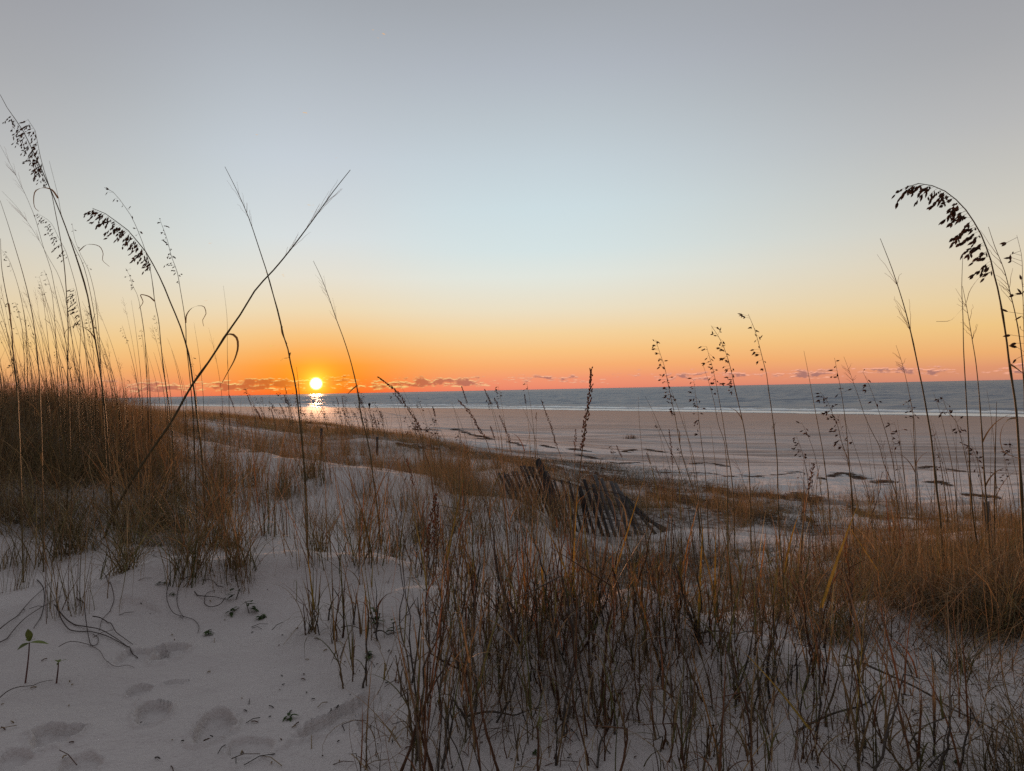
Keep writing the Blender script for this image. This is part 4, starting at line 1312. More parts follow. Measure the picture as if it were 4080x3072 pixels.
# individually placed tufts read off the photograph (pixel of the foot, kind, size)
for px, py, kd, sc, lab in [
        (75, 2350, 'stiff', 0.42, 'small green tuft on the sand at the left edge'), (265, 2440, 'stiff', 0.75, 'upright yellow green tuft standing alone on the near sand at left'),
        (210, 2230, 'arch', 1.15, 'large arching tuft at the foot of the high dune'), (745, 2310, 'arch', 0.95, 'leafy tuft with bent over blades beside the rusty sea oat stem'),
        (880, 2180, 'arch', 1.25, 'big spreading tuft of long blades on the sand rim'), (920, 2290, 'stiff', 0.8, 'broad bladed tuft on the lit sand rim'),
        (960, 2345, 'stiff', 0.6, 'low green tuft just below the sand rim'), (560, 2120, 'arch', 1.2, 'arching pale tuft before the dense scrub'),
        (1080, 2130, 'stiff', 1.2, 'thick upright tuft on the sand slope under the crossing stalks'), (1240, 2240, 'stiff', 1.0, 'tuft around the foot of the tall bare stalk'),
        (1440, 2240, 'arch', 1.1, 'tuft with long slanting blades in the middle of the slope'), (1530, 2200, 'stiff', 1.0, 'tuft at the foot of the bowed bare stalk'),
        (1000, 2020, 'stiff', 1.1, 'fan of thin blades on the pale sand slope'), (1290, 1930, 'stiff', 1.1, 'fan of thin dark blades right at the sand crest'),
        (700, 2000, 'arch', 1.3, 'pale arching tuft beside the upper sand patch'), (1150, 1960, 'scruff', 1.2, 'scruffy low tuft on the pale slope near the crest')]:
    p, d = hit(px, py)
    tuft(kd, p, sc, lab, None)

for i in range(18):
    px = random.uniform(-60, 1000)
    p, d = hit(px, random.uniform(2030, 2270) + 0.03 * px)
    tuft('bent', p, random.uniform(0.55, 1.05), 'tuft of long bent over blades at the foot of the left dune', 'bent over tufts at the dune foot')
for i in range(16):
    px = random.uniform(3000, 4080)
    p, d = hit(px, random.uniform(2300, 2560) + 0.18 * (px - 3100))
    tuft('bent', p, random.uniform(0.4, 0.75), 'tuft of long bent over blades at the near edge of the grass bank', 'bent over tufts of the grass bank')
# the rest, by area
for n, (u0, u1, y0, y1), kinds, sc, lab, grp, acc in [
        (70, (-0.44, 0.12, 3.2, 6.6), ('stiff', 'stiff', 'arch', 'scruff'), (0.55, 1.1), 'tuft on the pale sand slope below the crest', 'tufts on the sand slope', lambda u, Y, x, y: 0.25 + sstep(0.45, 0.7, hum(x, y, 0.9, 61))),
        (40, (-0.98, -0.52, 3.2, 6.5), ('arch', 'arch', 'scruff'), (0.8, 1.35), 'tuft in the tangle of the left dune face', 'tufts on the left dune face', lambda u, Y, x, y: np.ones_like(u)),
        (50, (0.20, 0.74, 2.6, 6.2), ('arch', 'scruff', 'bent', 'stiff'), (0.32, 0.72), 'tuft in the thick grass bank on the right', 'tufts of the grass bank', lambda u, Y, x, y: sstep(0.1, 0.4, u)),
        (50, (-0.42, 0.02, 7.2, 12.0), ('arch', 'stiff', 'scruff'), (0.8, 1.4), 'tuft in the shaded grass beyond the sand crest', 'tufts beyond the sand crest', lambda u, Y, x, y: np.ones_like(u)),
        (46, (-0.05, 0.62, 6.3, 10.5), ('stiff', 'scruff', 'arch'), (0.6, 1.1), 'tuft on the low ground around the slatted fence', 'tufts around the slatted fence', lambda u, Y, x, y: sstep(0.4, 0.65, hum(x, y, 0.6, 66)) + 0.1)]:
    for p in scatter(n, u0, u1, y0, y1, acc):
        kd, z = random.choice(kinds), random.uniform(*sc)
        wd = {'stiff': 'upright', 'arch': 'arching', 'scruff': 'scruffy', 'bent': 'bent over'}[kd]
        tuft(kd, p, z, ('large ' if z > 0.5 * (sc[0] + sc[1]) else 'small ') + wd + ' ' + lab, grp)


# near clumps of stiff dead stalks with curled leaves
def stalk_mesh(base, H, lean, az0, r0, leafy, broken, greenish):
    mb = MB()
    n = 14
    t = np.linspace(0, 1, n)
    bow = random.uniform(-0.25, 0.25)
    dirh = np.array([math.sin(az0), math.cos(az0), 0])
    side = np.array([math.cos(az0), -math.sin(az0), 0])
    P = base[None] + dirh[None] * (lean * H * t + bow * H * 0.25 * t ** 2)[:, None] + side[None] * (random.uniform(-0.05, 0.05) * H * np.sin(t * 3.1))[:, None]
    P[:, 2] = base[2] - 0.03 + (H + 0.03) * t * math.sqrt(max(0.15, 1 - lean * lean))
    jit = np.cumsum(np.array([[random.gauss(0, 1), random.gauss(0, 1), 0] for _ in range(n)]), 0) * H * 0.011
    P = P + jit - jit[0]
    kink = random.random()
    if broken and kink < 0.5:
        i = int(n * random.uniform(0.5, 0.8))
        d = np.array([random.uniform(-1, 1), random.uniform(-0.6, 0.6), random.uniform(-0.9, 0.4)])
        d /= np.linalg.norm(d)
        for j in range(i + 1, n):
            P[j] = P[i] + d * H * (t[j] - t[i]) * 0.8
    col = random.choice([RUST, GREY, RUST * 0.8, DRY * 0.75, GREY * 0.75]) * random.uniform(0.55, 1.0)
    rad = r0 * (1 - 0.88 * t) * (1 + 0.25 * (np.abs((t * 5 + random.random()) % 1 - 0.5) < 0.12))
    mb.tube(P, rad, col, 5)
    for k in range(leafy):
        i = random.uniform(0.12, 0.95)
        p = np.array([np.interp(i, t, P[:, c]) for c in range(3)])
        L = random.uniform(0.05, 0.2) * (1.2 - i * 0.4)
        typ = random.random()
        if typ < 0.5:         # curled dry leaf
            a = (random.uniform(0.1, 0.5), random.uniform(1.5, 3.8), random.uniform(0.002, 0.004))
        elif typ < 0.85:      # leaf held against the stem
            a = (random.uniform(0.02, 0.25), random.uniform(-0.1, 0.35), random.uniform(0.0025, 0.005))
            L *= 1.3
        else:                 # hanging shred
            a = (random.uniform(1.2, 2.2), random.uniform(0.4, 1.0), random.uniform(0.0015, 0.003))
        lc = random.choice([DRY, RUST, GREY, DRY * 0.8, OLIVE * 1.2]) * random.uniform(0.6, 1.1)
        V, F, C = blades(p[None], np.array([random.uniform(0, 6.28)]), np.array([a[0]]), np.array([a[1]]), np.array([L]), np.array([a[2]]), 9, lc[None], wob=np.array([random.uniform(-2, 2)]))
        mb.add(V, F, C)
    for k in range(greenish):  # broad fresh sheath
        i = random.uniform(0.35, 0.8)
        p = np.array([np.interp(i, t, P[:, c]) for c in range(3)])
        V, F, C = blades(p[None], np.array([az0 + random.uniform(-1, 1)]), np.array([lean + random.uniform(-0.1, 0.15)]), np.array([random.uniform(-0.05, 0.2)]), np.array([random.uniform(0.14, 0.3)]), np.array([random.uniform(0.004, 0.008)]), 8,
                         (random.choice([OLIVE * 1.3, np.array([0.30, 0.22, 0.05]), np.array([0.34, 0.19, 0.07])]))[None])
        mb.add(V, F, C)
    return mb


def clump(px, py, n, Hpx, spread, lab, grp=None, lean=(0.0, 0.25), r=(0.0012, 0.0036), green=0.10, leafy=(2, 7), broken=True, rad=0.05, name='panic_grass_clump'):
    p, d = hit(px, min(py, 3068)) if py <= 3072 else (None, None)
    if p is None:
        q, d0 = hit(px, 3068)
        q = q * 1.0
        q[1] -= (py - 3068) / FOC * d0 * 1.6
        q[2] = float(ground(q[0], q[1]))
        p, d = q, d0
    root = empty(name, p)
    H0 = Hpx * d / FOC * (1.3 if 1640 < px < 2480 and n >= 5 else 1.0)
    for i in range(int(n * (0.7 if px > 2480 and py > 2800 else 1.0) + 0.5)):
        b = p + np.array([random.gauss(0, rad * spread), random.gauss(0, rad * spread), 0])
        b[2] = float(ground(b[0], b[1]))
        mb = stalk_mesh(b, H0 * random.choice([0.3, 0.5, 0.75, 1.0, 1.25]) * random.uniform(0.75, 1.15), abs(random.gauss(lean[0], lean[1])), random.choice([random.uniform(0, 6.28), random.uniform(-2.0, -1.0), random.uniform(1.0, 2.0)]), random.uniform(*r), random.randint(*leafy), broken, 1 if random.random() < green else 0)
        o = mb.build('stalk', M_GRASS, root)
        o.matrix_parent_inverse = Matrix.Translation(-Vector(p))
    k = int(3.5 * n * spread)
    if k > 8:                     # dead leaves and short shoots around the foot
        b = np.concatenate([rng.normal(0, rad * spread * 1.3, (k, 2)), np.zeros((k, 1))], 1) + p
        b[:, 2] = ground(b[:, 0], b[:, 1]) - 0.008
        V, F, C = blades(b, rng.uniform(0, 6.28, k), np.abs(rng.normal(0.4, 0.5, k)), rng.normal(0.9, 1.0, k), rng.uniform(0.04, 0.24, k), rng.uniform(0.0012, 0.0032, k), 7, grasscol(k, (0.3, 0.12, 0.04, 0.34, 0.2)), tip=grasscol(k, (0.7, 0.1, 0, 0.15, 0.05)), wob=rng.normal(0, 1.2, k))
        o = mesh_np('dead_leaves', V, F, M_GRASS, root, C)
        o.matrix_parent_inverse = Matrix.Translation(-Vector(p))
    return tag(root, lab, 'grass clump', grp)


for a in [
        (1204, 2525, 3, 130, 0.5, 'small sprig of three dark twigs on the near sand'),
        (1255, 2518, 3, 230, 0.4, 'forked pair of dark stalks on the near sand'),
        (1300, 2508, 4, 200, 0.6, 'little group of stiff stalks behind the short straight ones'),
        (1318, 2560, 3, 230, 0.3, 'short straight dark stalks, nearest on the open sand'),
        (1368, 2528, 3, 230, 0.6, 'stalks with a broad green blade on the open sand'),
        (1414, 2719, 6, 330, 0.4, 'leaning bunch with a yellow sheath before the green rosette'),
        (1481, 2555, 3, 200, 0.5, 'thin upright twigs next to the leafy weed'),
        (1600, 3100, 7, 560, 0.7, 'tall bunch rising from the bottom edge left of the thick clumps'),
        (1655, 2920, 5, 560, 0.8, 'slender bunch with tall yellow green blades'),
        (1735, 2926, 9, 640, 1.2, 'dense upright bunch left of the thick central clump'),
        (1827, 3085, 5, 560, 0.8, 'bunch leaning left out of the bottom edge'),
        (1882, 2926, 4, 560, 0.7, 'bunch of dark stalks above the fallen twig'),
        (2002, 2880, 6, 640, 0.7, 'thick dark bunch behind the fallen twig'),
        (1860, 2700, 7, 470, 1.3, 'bunch on the sand just behind the dark stalks'),
        (2201, 2996, 4, 520, 0.7, 'crossed pair of stalks nearest the bottom on bare sand'),
        (2132, 2825, 11, 640, 1.6, 'thick central clump full of curled leaves'),
        (2261, 2664, 14, 560, 2.0, 'largest clump in the middle, standing on the sand mound'),
        (2335, 2779, 5, 420, 0.9, 'thin clump at the mound foot, right of the thick ones'),
        (2400, 2640, 8, 430, 1.5, 'clump on the lit crest of the sand mound'),
        (2432, 2926, 4, 600, 0.7, 'long leaning stalks right of the mound'),
        (2377, 3085, 3, 640, 0.5, 'long single stalk leaning right from the bottom edge'),
        (2543, 2880, 6, 430, 1.0, 'tangled clump with green blades near the bottom'),
        (2590, 2990, 6, 330, 1.2, 'matted clump low on the bare sand'),
        (2680, 2750, 6, 420, 1.2, 'clump with a tan sheath before the bare sand hollow'),
        (2764, 2899, 6, 470, 0.5, 'tight dark bunch right of the bare sand hollow'),
        (2790, 3085, 8, 470, 0.8, 'thick bunch cut by the bottom edge'),
        (2930, 3085, 10, 560, 1.4, 'fanned clump at the bottom edge with many crossing stalks'),
        (3010, 2880, 8, 520, 1.2, 'clump right of the tight dark bunch'),
        (3060, 3000, 9, 560, 1.4, 'matted clump with wide green blades at lower right'),
        (3244, 2899, 4, 620, 0.5, 'thick dark stalks with a blunt foot on the sand'),
        (3290, 3060, 9, 640, 0.9, 'big bunch with a broad yellow sheath at lower right'),
        (3400, 2990, 6, 420, 1.0, 'slanting bunch right of the broad yellow sheath'),
        (3500, 2960, 6, 380, 1.1, 'hooked and curled bunch on the sand at lower right'),
        (3600, 3085, 6, 470, 0.8, 'forked bunch cut by the bottom edge at lower right'),
        (3720, 3040, 5, 560, 0.5, 'forked bunch with an orange flame shaped sheath'),
        (3840, 2860, 4, 300, 0.9, 'small dark bunch by the shaded bank'),
        (1460, 3090, 3, 170, 0.4, 'short green spears at the bottom edge'),
        (1940, 3060, 5, 300, 1.2, 'short broken twigs at the bottom edge'),
        (2480, 2560, 8, 380, 1.6, 'clump on the far side of the mound crest'),
        (2620, 2560, 8, 400, 1.6, 'clump on the right shoulder of the mound'),
        (2760, 2620, 8, 420, 1.5, 'clump between the mound and the grass bank'),
        (2900, 2600, 9, 420, 1.6, 'clump at the left end of the grass bank'),
        (3050, 2650, 8, 400, 1.5, 'clump before the grass bank, left of the blunt stalks'),
        (3200, 2640, 7, 420, 1.3, 'clump with yellow blades against the dark bank'),
        (3350, 2700, 6, 380, 1.2, 'clump on the sand before the dark bank')]:
    clump(*a)
for i in range(18):
    px = random.choice([random.uniform(1650, 2450), random.uniform(1750, 2350), random.uniform(1850, 2500), random.uniform(2500, 3200)])
    clump(px, random.uniform(2330, 2560), random.randint(5, 9), random.uniform(220, 420), 1.6, 'dead stalk clump in the thicket between slope and mound', 'dead stalk clumps behind the mound')
for i in range(24):
    px = random.uniform(2480, 3600)
    clump(px, random.uniform(2260, 2500), random.randint(5, 9), random.uniform(200, 360), 1.7, 'reddish dead stalk clump in the tangle before the debris belt', 'reddish clumps before the debris belt')
for i in range(12):
    px = random.uniform(1500, 3300)
    clump(px, random.uniform(2100, 2330), random.randint(4, 7), random.uniform(180, 340), 1.8, 'dead stalk clump in the low ground before the fence', 'dead stalk clumps before the fence')

# fallen twigs and single sticks
for pts, wpx, lab in [
        ([(1855, 2866), (1950, 2864), (2060, 2862), (2160, 2848)], 10, 'straight dark twig lying across the sand among the stalks'),
        ([(2760, 2545), (2850, 2540), (2950, 2538), (3030, 2540)], 7, 'long thin twig lying level behind the right hand clumps'),
        ([(3170, 2930), (3330, 2870), (3480, 2800), (3570, 2710)], 9, 'long fallen stalk slanting up over the lower right sand'),
        ([(3360, 2620), (3540, 2715), (3680, 2780), (3850, 2870), (4060, 3000)], 9, 'dark root running along the edge of the right hand bank'),
        ([(3700, 3072), (3800, 3010), (3920, 2960)], 6, 'thin stalk lying on the sand in the lower right corner'),
        ([(2380, 3070), (2400, 2960), (2440, 2880)], 9, 'stout broken stub at the bottom of the sand mound'),
        ([(1490, 2530), (1530, 2536), (1580, 2544)], 6, 'flat tan leaf lying on the sand beside the leafy weeds'),
        ([(1360, 2508), (1400, 2515), (1500, 2526)], 4, 'thin twig lying behind the leaning bunch')]:
    q, t = smooth_line(pts, 16)
    P = np.array([hit(a, min(b, 3070))[0] for a, b in q])
    d = float(np.mean(np.linalg.norm(P - CAMP, axis=1)))
    P[:, 2] = ground(P[:, 0], P[:, 1]) + 0.006 + 0.01 * np.abs(np.sin(t * 5))
    mb = MB()
    mb.tube(P, 0.5 * wpx * d / FOC * (1 - 0.6 * t), GREY * 0.55, 5)
    tag(mb.build('fallen_twig', M_WOODY, loc=P[0]), lab, 'twig')

def make_litter():
    mb = MB()
    q = np.stack([rng.uniform(-50, 4100, 700), rng.uniform(2250, 3071, 700)], -1)
    q = q[vnoise(q[:, 0] * 0.004, q[:, 1] * 0.006, 93) + rng.uniform(-0.5, 0.5, len(q)) > 0.0]
    HP, HD = hits(q[:, 0], q[:, 1])
    for p, d in zip(HP, HD):
        p = p.copy()
        p[2] = float(ground(p[0], p[1])) + 0.003
        a, L = random.uniform(0, 6.28), random.choice([0.004, 0.008, 0.015, 0.05]) * random.uniform(0.6, 1.4)
        h = np.array([math.cos(a), math.sin(a), random.uniform(-0.05, 0.25)]) * L
        mb.tube(np.array([p - h / 2, p + [0, 0, L * 0.1], p + h / 2]), 0.0014 if L < 0.02 else 0.0009, random.choice([GREY * 0.4, RUST * 0.6, DRY]), 4)
    tag(mb.build('sand_litter', M_WOODY), 'tiny bits of twig and leaf strewn on the near sand', kind='stuff')


make_litter()

# curled dry runners and straight dark lines on the near sand
Z4 = lambda L: [(a / 2.1686, 2304 + b / 2.1686) for a, b in L]
for i, (pts, wpx, lab) in enumerate([
        ([(320, 20), (375, 120), (385, 220), (350, 350), (290, 440)], 6, 'dark curved runner ending above the taller seedling'),
        ([(500, 80), (490, 200), (520, 370), (590, 460), (760, 470), (900, 510), (1190, 655)], 7, 'thick runner sweeping from the lone tuft to the print'),
        ([(470, 280), (560, 370), (740, 440), (860, 470), (1000, 540), (1190, 660)], 7, 'straighter runner just above the thick one'),
        ([(660, 180), (720, 230), (735, 330), (745, 410), (765, 520), (790, 590), (840, 580), (850, 530), (800, 490)], 6, 'runner curled into a small loop below the lone tuft'),
        ([(900, 0), (965, 110), (985, 210), (950, 300), (880, 380), (860, 460)], 5, 'runner bent like a bow right of the lone tuft'),
        ([(800, 385), (880, 375), (950, 400), (1000, 490), (1090, 545), (1150, 580)], 6, 'short wavy runner in the middle of the near sand'),
        ([(1470, 20), (1445, 120), (1450, 250), (1500, 330), (1600, 350), (1680, 370), (1720, 430), (1710, 480)], 5, 'runner bending down to the dark weed'),
        ([(1690, 15), (1590, 50), (1540, 120), (1530, 220), (1560, 310), (1590, 345)], 5, 'half round runner left of the small weeds'),
        ([(1930, 130), (1850, 50), (1740, 15)], 5, 'short arched runner under the leafy tuft'),
        ([(1680, 140), (1760, 185), (1900, 180), (1970, 190)], 6, 'level runner leading into the small weeds'),
        ([(1950, 200), (1900, 270), (1820, 275), (1770, 230), (1780, 150), (1860, 110)], 5, 'looped runner beside the small weeds'),
        ([(0, 500), (100, 390), (300, 180), (450, 30)], 5, 'long straight dark line slanting up from the left edge'),
        ([(0, 590), (230, 370), (400, 240), (540, 150)], 5, 'second long straight dark line close below the first'),
        ([(0, 1070), (100, 1020), (200, 970), (340, 920), (460, 890)], 5, 'lowest dark line, slanting below the seedlings'),
        ([(510, 655), (600, 600), (700, 585), (800, 600), (870, 660), (900, 720), (950, 770), (1010, 785), (1110, 765), (1160, 780)], 4, 'fine runner with an S shaped end above the paw prints')]):
    q, t = smooth_line(Z4(pts), 40)
    P = np.array([hit(a, b)[0] for a, b in q])
    d = float(np.mean(np.linalg.norm(P - CAMP, axis=1)))
    P[:, 2] = ground(P[:, 0], P[:, 1]) + 0.003 + 0.018 * np.abs(np.sin(t * 4.2 + i)) * (1 - t)
    mb = MB()
    mb.tube(P, 0.32 * wpx * d / FOC * (1 - 0.55 * t), np.array([0.085, 0.06, 0.05]) * (0.8 + 0.06 * (i % 5)), 5)
    tag(mb.build('runner_and_line', M_WOODY, loc=P[0]), lab, 'grass runner', 'curled runners on the near sand')


# ------------------------------------------------------------------ seedlings and weeds
def leaf_mesh(p, d, L, W, col, cup=0.2):
    """a broad pointed leaf with a raised midrib"""
    d = np.asarray(d, float) / np.linalg.norm(d)
    a = np.cross(d, [0, 0, 1.0])
    a /= np.linalg.norm(a) + 1e-9
    nn = np.cross(a, d)
    t = np.linspace(0, 1, 8)
    wv = W * np.sin(np.pi * np.clip(t, 0.02, 0.99) ** 0.8)
    mid = p + d * L * t[:, None] - nn * (cup * L * t ** 2)[:, None]
    V = np.stack([mid - a * wv[:, None] * 0.5 + nn * 0.12 * wv[:, None], mid, mid + a * wv[:, None] * 0.5 + nn * 0.12 * wv[:, None]], 1).reshape(-1, 3)
    i = np.arange(7)[:, None] * 3
    F = np.concatenate([np.stack([i, i + 1, i + 4, i + 3], -1), np.stack([i + 1, i + 2, i + 5, i + 4], -1)], 1).reshape(-1, 4)
    return V, F, np.tile(np.asarray(col), (len(V), 1))


LEAFG = np.array([0.13, 0.16, 0.045])


def seedling(pts, lvs, lab):
    p, d = hit(*pts[-1])
    q, t = smooth_line(pts, 10)
    P = np.array([at(a, b, d) for a, b in q])
    root = empty('seedling', p)
    mb = MB()
    mb.tube(P, 0.0013 + 0.0007 * t, np.array([0.13, 0.06, 0.05]), 6)
    o = mb.build('stem', M_WOODY, root)
    o.matrix_parent_inverse = Matrix.Translation(-Vector(p))
    for (a, b), (c, e), wd in lvs:
        A, B = at(a, b, d), at(c, e, d + random.uniform(-0.03, 0.02))
        mb = MB()
        mb.add(*leaf_mesh(A, B - A, np.linalg.norm(B - A), wd * d / FOC, LEAFG * random.uniform(0.8, 1.2), 0.15))
        o = mb.build('leaf', M_GRASS, root)
        o.matrix_parent_inverse = Matrix.Translation(-Vector(p))
    tag(root, lab, 'seedling')


seedling([(117, 2560), (115, 2600), (110, 2650), (101, 2722)], [((118, 2555), (112, 2497), 26), ((117, 2562), (66, 2585), 34), ((118, 2560), (196, 2556), 30), ((117, 2556), (140, 2540), 16), ((117, 2556), (104, 2542), 14)], 'taller seedling with three broad leaves on the near sand')
seedling([(233, 2640), (231, 2670), (228, 2695), (225, 2722)], [((233, 2640), (218, 2627), 14), ((233, 2640), (264, 2620), 13), ((233, 2640), (240, 2622), 12), ((233, 2640), (226, 2650), 9)], 'smaller seedling with narrow leaves beside the taller one')


def weed(px, py, n, size, lab, up=0.25, stems=0):
    p, d = hit(px, py)
    root = empty('leafy_weed', p)
    s = size * d / FOC
    mb = MB()
    k = max(stems, 1)
    for i in range(k):
        a = random.uniform(0, 6.28)
        tip = p + np.array([math.cos(a) * s * 0.35, math.sin(a) * s * 0.35, s * (0.9 if stems else 0.15)])
        t = np.linspace(0, 1, 5)[:, None]
        mb.tube(p - [0, 0, 0.01] + (tip - p) * t, 0.0016, np.array([0.07, 0.05, 0.03]), 4)
    o = mb.build('stem', M_WOODY, root)
    o.matrix_parent_inverse = Matrix.Translation(-Vector(p))
    for i in range(n):
        a = random.uniform(0, 6.28)
        h = random.uniform(0.1, 0.9) * s if stems else random.uniform(0.02, 0.3) * s
        b = p + np.array([random.uniform(-0.15, 0.15) * s, random.uniform(-0.15, 0.15) * s, h])
        mb = MB()
        mb.add(*leaf_mesh(b, [math.cos(a), math.sin(a), random.uniform(-0.2, up)], s * random.uniform(0.25, 0.6), s * random.uniform(0.12, 0.26), np.array([0.045, 0.07, 0.022]) * random.uniform(0.6, 1.5), 0.3))
        o = mb.build('leaf', M_GRASS, root)
        o.matrix_parent_inverse = Matrix.Translation(-Vector(p))
    tag(root, lab, 'weed')


weed(825, 2532, 14, 55, 'dark crumpled weed on the sand right of the runners')
weed(1149, 2868, 11, 62, 'green rosette lying alone on the nearest open sand')
weed(1476, 2618, 12, 62, 'leafy rosette behind the leaning bunch')
weed(1499, 2488, 14, 70, 'bushy little weed with short upright shoots', 0.6, 3)
weed(1569, 2522, 9, 70, 'slim weed with one upright shoot on the sand', 0.6, 1)
weed(935, 2390, 8, 60, 'weed with drooping leaves under the broad bladed tuft', 0.2, 1)
weed(925, 2440, 10, 60, 'dark scattered leaves around a looped runner')
weed(995, 2440, 8, 70, 'weed like a little bent palm beside the looped runner', 0.2, 1)
weed(1045, 2462, 16, 50, 'round green weed at the foot of the leaning straw stalk')
weed(650, 2330, 7, 45, 'small weed above the shoe print')
weed(690, 2372, 6, 40, 'smallest weed, where two runners meet')
weed(3815, 3040, 8, 50, 'dark weed in the lower right corner')
weed(2130, 3000, 6, 45, 'dark weed under the thick central clump')


# ------------------------------------------------------------------ slatted fence and posts
def plank(mb, top, bot, depth_top, depth_bot, wpx, thick, ragged=True):
    A, B = at(*top, depth_top), at(*bot, depth_bot)
    g = float(ground(B[0], B[1]))
    dv = B - A
    if B[2] > g:                       # reach into the sand
        k = min((B[2] - g + 0.05) / max(-dv[2], 0.05), 0.6)
        B = B + dv * k
    dv = (B - A) / np.linalg.norm(B - A)
    a = np.cross(dv, [0, 1, 0])
    a /= np.linalg.norm(a)
    b = np.cross(dv, a)
    wd = wpx * depth_top / FOC / 2
    th = thick / 2
    rows = []
    n = 6
    for i in range(n):
        c = A + (B - A) * i / (n - 1)
        j = random.uniform(-0.06, 0.06) * wd
        k = 1 - 0.12 * random.random()
        rows.append([c + a * (wd * k + j) + b * th, c + a * (-wd * k + j) + b * th, c + a * (-wd * k + j) - b * th, c + a * (wd * k + j) - b * th])
    rows[0][1] = rows[0][1] - dv * wd * random.uniform(-0.5, 0.7)
    rows[0][2] = rows[0][1] - b * thick
    V = np.array(rows).reshape(-1, 3)
    i = np.arange(n - 1)[:, None] * 4
    j = np.arange(4)[None]
    F = np.stack([i + j, i + (j + 1) % 4, i + 4 + (j + 1) % 4, i + 4 + j], -1).reshape(-1, 4)
    F = np.concatenate([F, [[3, 2, 1, 0], [4 * n - 4, 4 * n - 3, 4 * n - 2, 4 * n - 1]]])
    mb.add(V, F, (0.2, 0.18, 0.16))


def z4(a, b):
    return (1900 + a / 2.458, 1700 + b / 2.458)


FB = hit(*z4(1150, 1060))[0]
fence = empty('sand_fence', FB)
tag(fence, 'broken slatted sand fence sagging between dune and beach', 'fence')


def fence_part(mb, name, mat):
    V, F = np.concatenate(mb.V), np.concatenate(mb.F)
    o = mesh_np(name, V, F, mat, fence, smooth=False)
    o.matrix_parent_inverse = Matrix.Translation(-Vector(FB))
    return o


FD = 6.3
SLATS = [((220, 450), (370, 760)), ((265, 450), (420, 780)), ((300, 440), (470, 790)), ((345, 430), (520, 800)), ((385, 420), (560, 800)), ((425, 400), (600, 810)),
         ((470, 390), (640, 800)), ((510, 385), (680, 800)), ((545, 380), (705, 780)), ((640, 360), (800, 820)), ((690, 430), (850, 860)), ((760, 510), (900, 930)), ((830, 520), (960, 980)), ((900, 540), (1020, 1000)),
         ((1000, 600), (1085, 1040)), ((1015, 560), (1155, 1040)), ((1045, 500), (1240, 1085)), ((1130, 560), (1300, 1100)), ((1160, 480), (1375, 1115)), ((1225, 490), (1445, 1125)), ((1310, 530), (1515, 1135)),
         ((1360, 570), (1595, 1145)), ((1400, 640), (1650, 1120)), ((1450, 700), (1750, 1060)), ((1500, 740), (1870, 1060)), ((1560, 830), (1980, 1105)), ((1640, 900), (2040, 1090))]
for i, (a, b) in enumerate(SLATS):
    mb = MB()
    dt = FD + 0.1 * math.sin(i * 0.7) + (0.15 if i > 20 else 0) + 0.12
    a = (a[0] + random.uniform(-9, 9), a[1] + random.uniform(-16, 22))
    b = (b[0] + random.uniform(-9, 9), b[1] + random.uniform(-10, 10))
    plank(mb, z4(*a), z4(*b), dt, FD + 0.05 * math.sin(i), 15 if 15 < i < 22 else (11 if i < 14 else 13), 0.009)
    o = fence_part(mb, 'slat', M_WOODG if 17 < i < 23 else M_WOOD)
    if i in (18, 19, 20):
        o['label'] = 'silvery bleached slat'
mb = MB()
plank(mb, z4(590, 312), z4(775, 900), FD - 0.1, FD - 0.12, 25, 0.05)
fence_part(mb, 'post', M_WOOD)
for L in ([(200, 500), (420, 470), (640, 490), (860, 540), (1030, 590), (1160, 615), (1280, 635), (1400, 662), (1560, 740)], [(280, 620), (500, 640), (760, 670), (1050, 705), (1200, 745), (1350, 772), (1500, 800), (1700, 930)], [(700, 800), (900, 850), (1100, 880), (1300, 900), (1500, 935), (1700, 985)]):
    q, t = smooth_line([z4(*p) for p in L], 24)
    P = np.array([at(a, b, FD - 0.03) for a, b in q])
    mb = MB()
    mb.tube(P, 0.003, np.zeros(3), 5)
    o = fence_part(mb, 'wire', M_WIRE)


def post(top, foot, wpx, lab, mat=M_WOOD, depth=None):
    p, d = hit(*foot)
    if depth:
        d = depth
    mb = MB()
    A, B = at(*top, d), at(*foot, d)
    wv = wpx * d / FOC / 2
    zt, zb = A[2], float(ground(B[0], B[1])) - 0.1
    zs = np.linspace(zb, zt, 7)
    t = np.linspace(0, 1, 7)
    P = np.stack([B[0] + (A[0] - B[0]) * t, B[1] + 0.02 * t, zs], -1)
    ring = 10
    ang = np.arange(ring) * 2 * math.pi / ring
    rr = wv * (1 + 0.08 * rng.uniform(-1, 1, (7, ring)))
    V = np.stack([P[:, None, 0] + rr * np.cos(ang), P[:, None, 1] + rr * np.sin(ang), np.broadcast_to(P[:, None, 2], rr.shape) + 0], -1)
    V[-1, :, 2] += wv * 0.35 * np.cos(ang + 1)
    V = V.reshape(-1, 3)
    F = grid_faces(7, ring, True)
    c = len(V)
    V = np.concatenate([V, [[P[-1, 0], P[-1, 1], zt]]])
    cap = [[6 * ring + k, 6 * ring + (k + 1) % ring, c, c] for k in range(ring)]
    me = bpy.data.meshes.new('wooden_post')
    me.from_pydata([tuple(v) for v in (V - [B[0], B[1], zb])], [], [tuple(int(x) for x in f) for f in F] + [tuple(int(x) for x in f[:3]) for f in cap])
    me.update()
    for pl in me.polygons:
        pl.use_smooth = True
    me.materials.append(mat)
    o = bpy.data.objects.new('wooden_post', me)
    o.location = (B[0], B[1], zb)
    link(o)
    tag(o, lab, 'post')


post((3937, 2003), (3950, 2260), 27, 'weathered stump standing in the grass near the right edge', M_WOODG, 3.9)
post((1279, 1708), (1279, 1815), 11, 'reddish post in the low grass below the sun')
post((1502, 1742), (1502, 1815), 10, 'shorter post in the low grass right of the one below the sun')


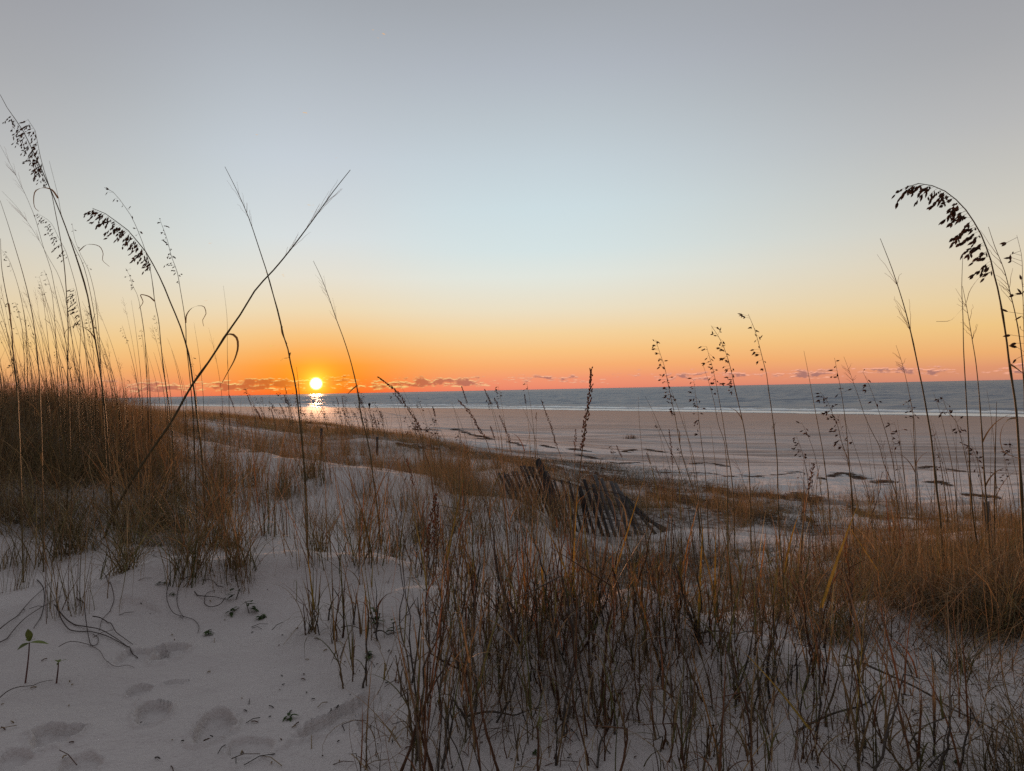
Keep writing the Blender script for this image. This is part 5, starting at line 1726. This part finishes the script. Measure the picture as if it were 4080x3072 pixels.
# ------------------------------------------------------------------ person by the water
def person():
    foot, d = hit(1472, 1632)
    foot[2] = float(ground(foot[0], foot[1]))
    root = empty('person', foot)
    J = {'pel': (0, 0, 0.90), 'bel': (0, -0.01, 1.05), 'che': (0, 0.0, 1.26), 'nec': (0, 0.0, 1.44), 'hea': (0, -0.02, 1.54), 'top': (0, -0.01, 1.64),
         'shl': (-0.17, 0, 1.38), 'ell': (-0.24, 0.03, 1.12), 'hal': (-0.16, -0.16, 1.02), 'shr': (0.17, 0, 1.38), 'elr': (0.24, 0.03, 1.12), 'har': (0.16, -0.16, 1.02),
         'hil': (-0.09, 0, 0.86), 'knl': (-0.09, -0.03, 0.48), 'anl': (-0.08, 0.02, 0.08), 'tol': (-0.09, -0.13, 0.03),
         'hir': (0.09, 0, 0.86), 'knr': (0.08, -0.01, 0.48), 'anr': (0.07, 0.04, 0.08), 'tor': (0.09, -0.11, 0.03)}
    rad = {'pel': .15, 'bel': .15, 'che': .17, 'nec': .06, 'hea': .095, 'top': .07, 'shl': .08, 'ell': .055, 'hal': .045, 'shr': .08, 'elr': .055, 'har': .045,
           'hil': .10, 'knl': .065, 'anl': .045, 'tol': .035, 'hir': .10, 'knr': .065, 'anr': .045, 'tor': .035}
    E = [('pel', 'bel'), ('bel', 'che'), ('che', 'nec'), ('nec', 'hea'), ('hea', 'top'), ('che', 'shl'), ('shl', 'ell'), ('ell', 'hal'), ('che', 'shr'), ('shr', 'elr'), ('elr', 'har'),
         ('pel', 'hil'), ('hil', 'knl'), ('knl', 'anl'), ('anl', 'tol'), ('pel', 'hir'), ('hir', 'knr'), ('knr', 'anr'), ('anr', 'tor')]

    def skin(name, joints, edges, grow, mat, rootj):
        idx = {k: i for i, k in enumerate(joints)}
        me = bpy.data.meshes.new(name)
        me.from_pydata([J[k] for k in joints], [(idx[a], idx[b]) for a, b in edges], [])
        o = bpy.data.objects.new(name, me)
        link(o, root)
        md = o.modifiers.new('skin', 'SKIN')
        sv = me.skin_vertices[0].data
        for k in joints:
            sv[idx[k]].radius = (rad[k] * grow, rad[k] * grow)
        sv[idx[rootj]].use_root = True
        o.modifiers.new('sub', 'SUBSURF').levels = 2
        o.modifiers['sub'].render_levels = 2
        me.materials.append(mat)
        return o
    skin('body', list(J), E, 0.92, M_SKIN, 'pel')
    jk = ['pel', 'bel', 'che', 'nec', 'shl', 'ell', 'hal', 'shr', 'elr', 'har']
    jk = [k for k in jk]
    skin('jacket', jk, [e for e in E if e[0] in jk and e[1] in jk], 1.25, M_CLOTH, 'pel')
    tk = ['pel', 'hil', 'knl', 'anl', 'hir', 'knr', 'anr']
    skin('trousers', tk, [e for e in E if e[0] in tk and e[1] in tk], 1.1, M_CLOTH, 'pel')
    hk = ['hea', 'top']
    skin('hood', hk, [('hea', 'top')], 1.18, M_CLOTH, 'hea')
    tag(root, 'person in dark clothes standing on wet sand at the waterline, far off', 'person')


person()

# small bush out on the open beach
p, d = hit(2515, 1748)
n = 130
b = np.concatenate([rng.normal(0, 0.22, (n, 1)), rng.normal(0, 0.08, (n, 1)), np.full((n, 1), -0.02)], 1) + p
V, F, C = blades(b, rng.uniform(0, 6.28, n), np.abs(rng.normal(0.4, 0.4, n)), rng.normal(0.5, 0.6, n), rng.uniform(0.1, 0.45, n), rng.uniform(0.008, 0.02, n), 5, grasscol(n, (0.1, 0.1, 0.1, 0.5, 0.4)) * 0.5)
tag(mesh_np('beach_plant', V, F, M_GRASS, colr=C, loc=p), 'low dark bush alone out on the open beach', 'bush')

SC.render.engine = 'CYCLES'
SC.cycles.use_denoising = False
SC.cycles.max_bounces = 6
SC.cycles.diffuse_bounces = 3
SC.cycles.glossy_bounces = 3
SC.cycles.transmission_bounces = 4
SC.cycles.sample_clamp_indirect = 6.0
SC.cycles.caustics_reflective = False
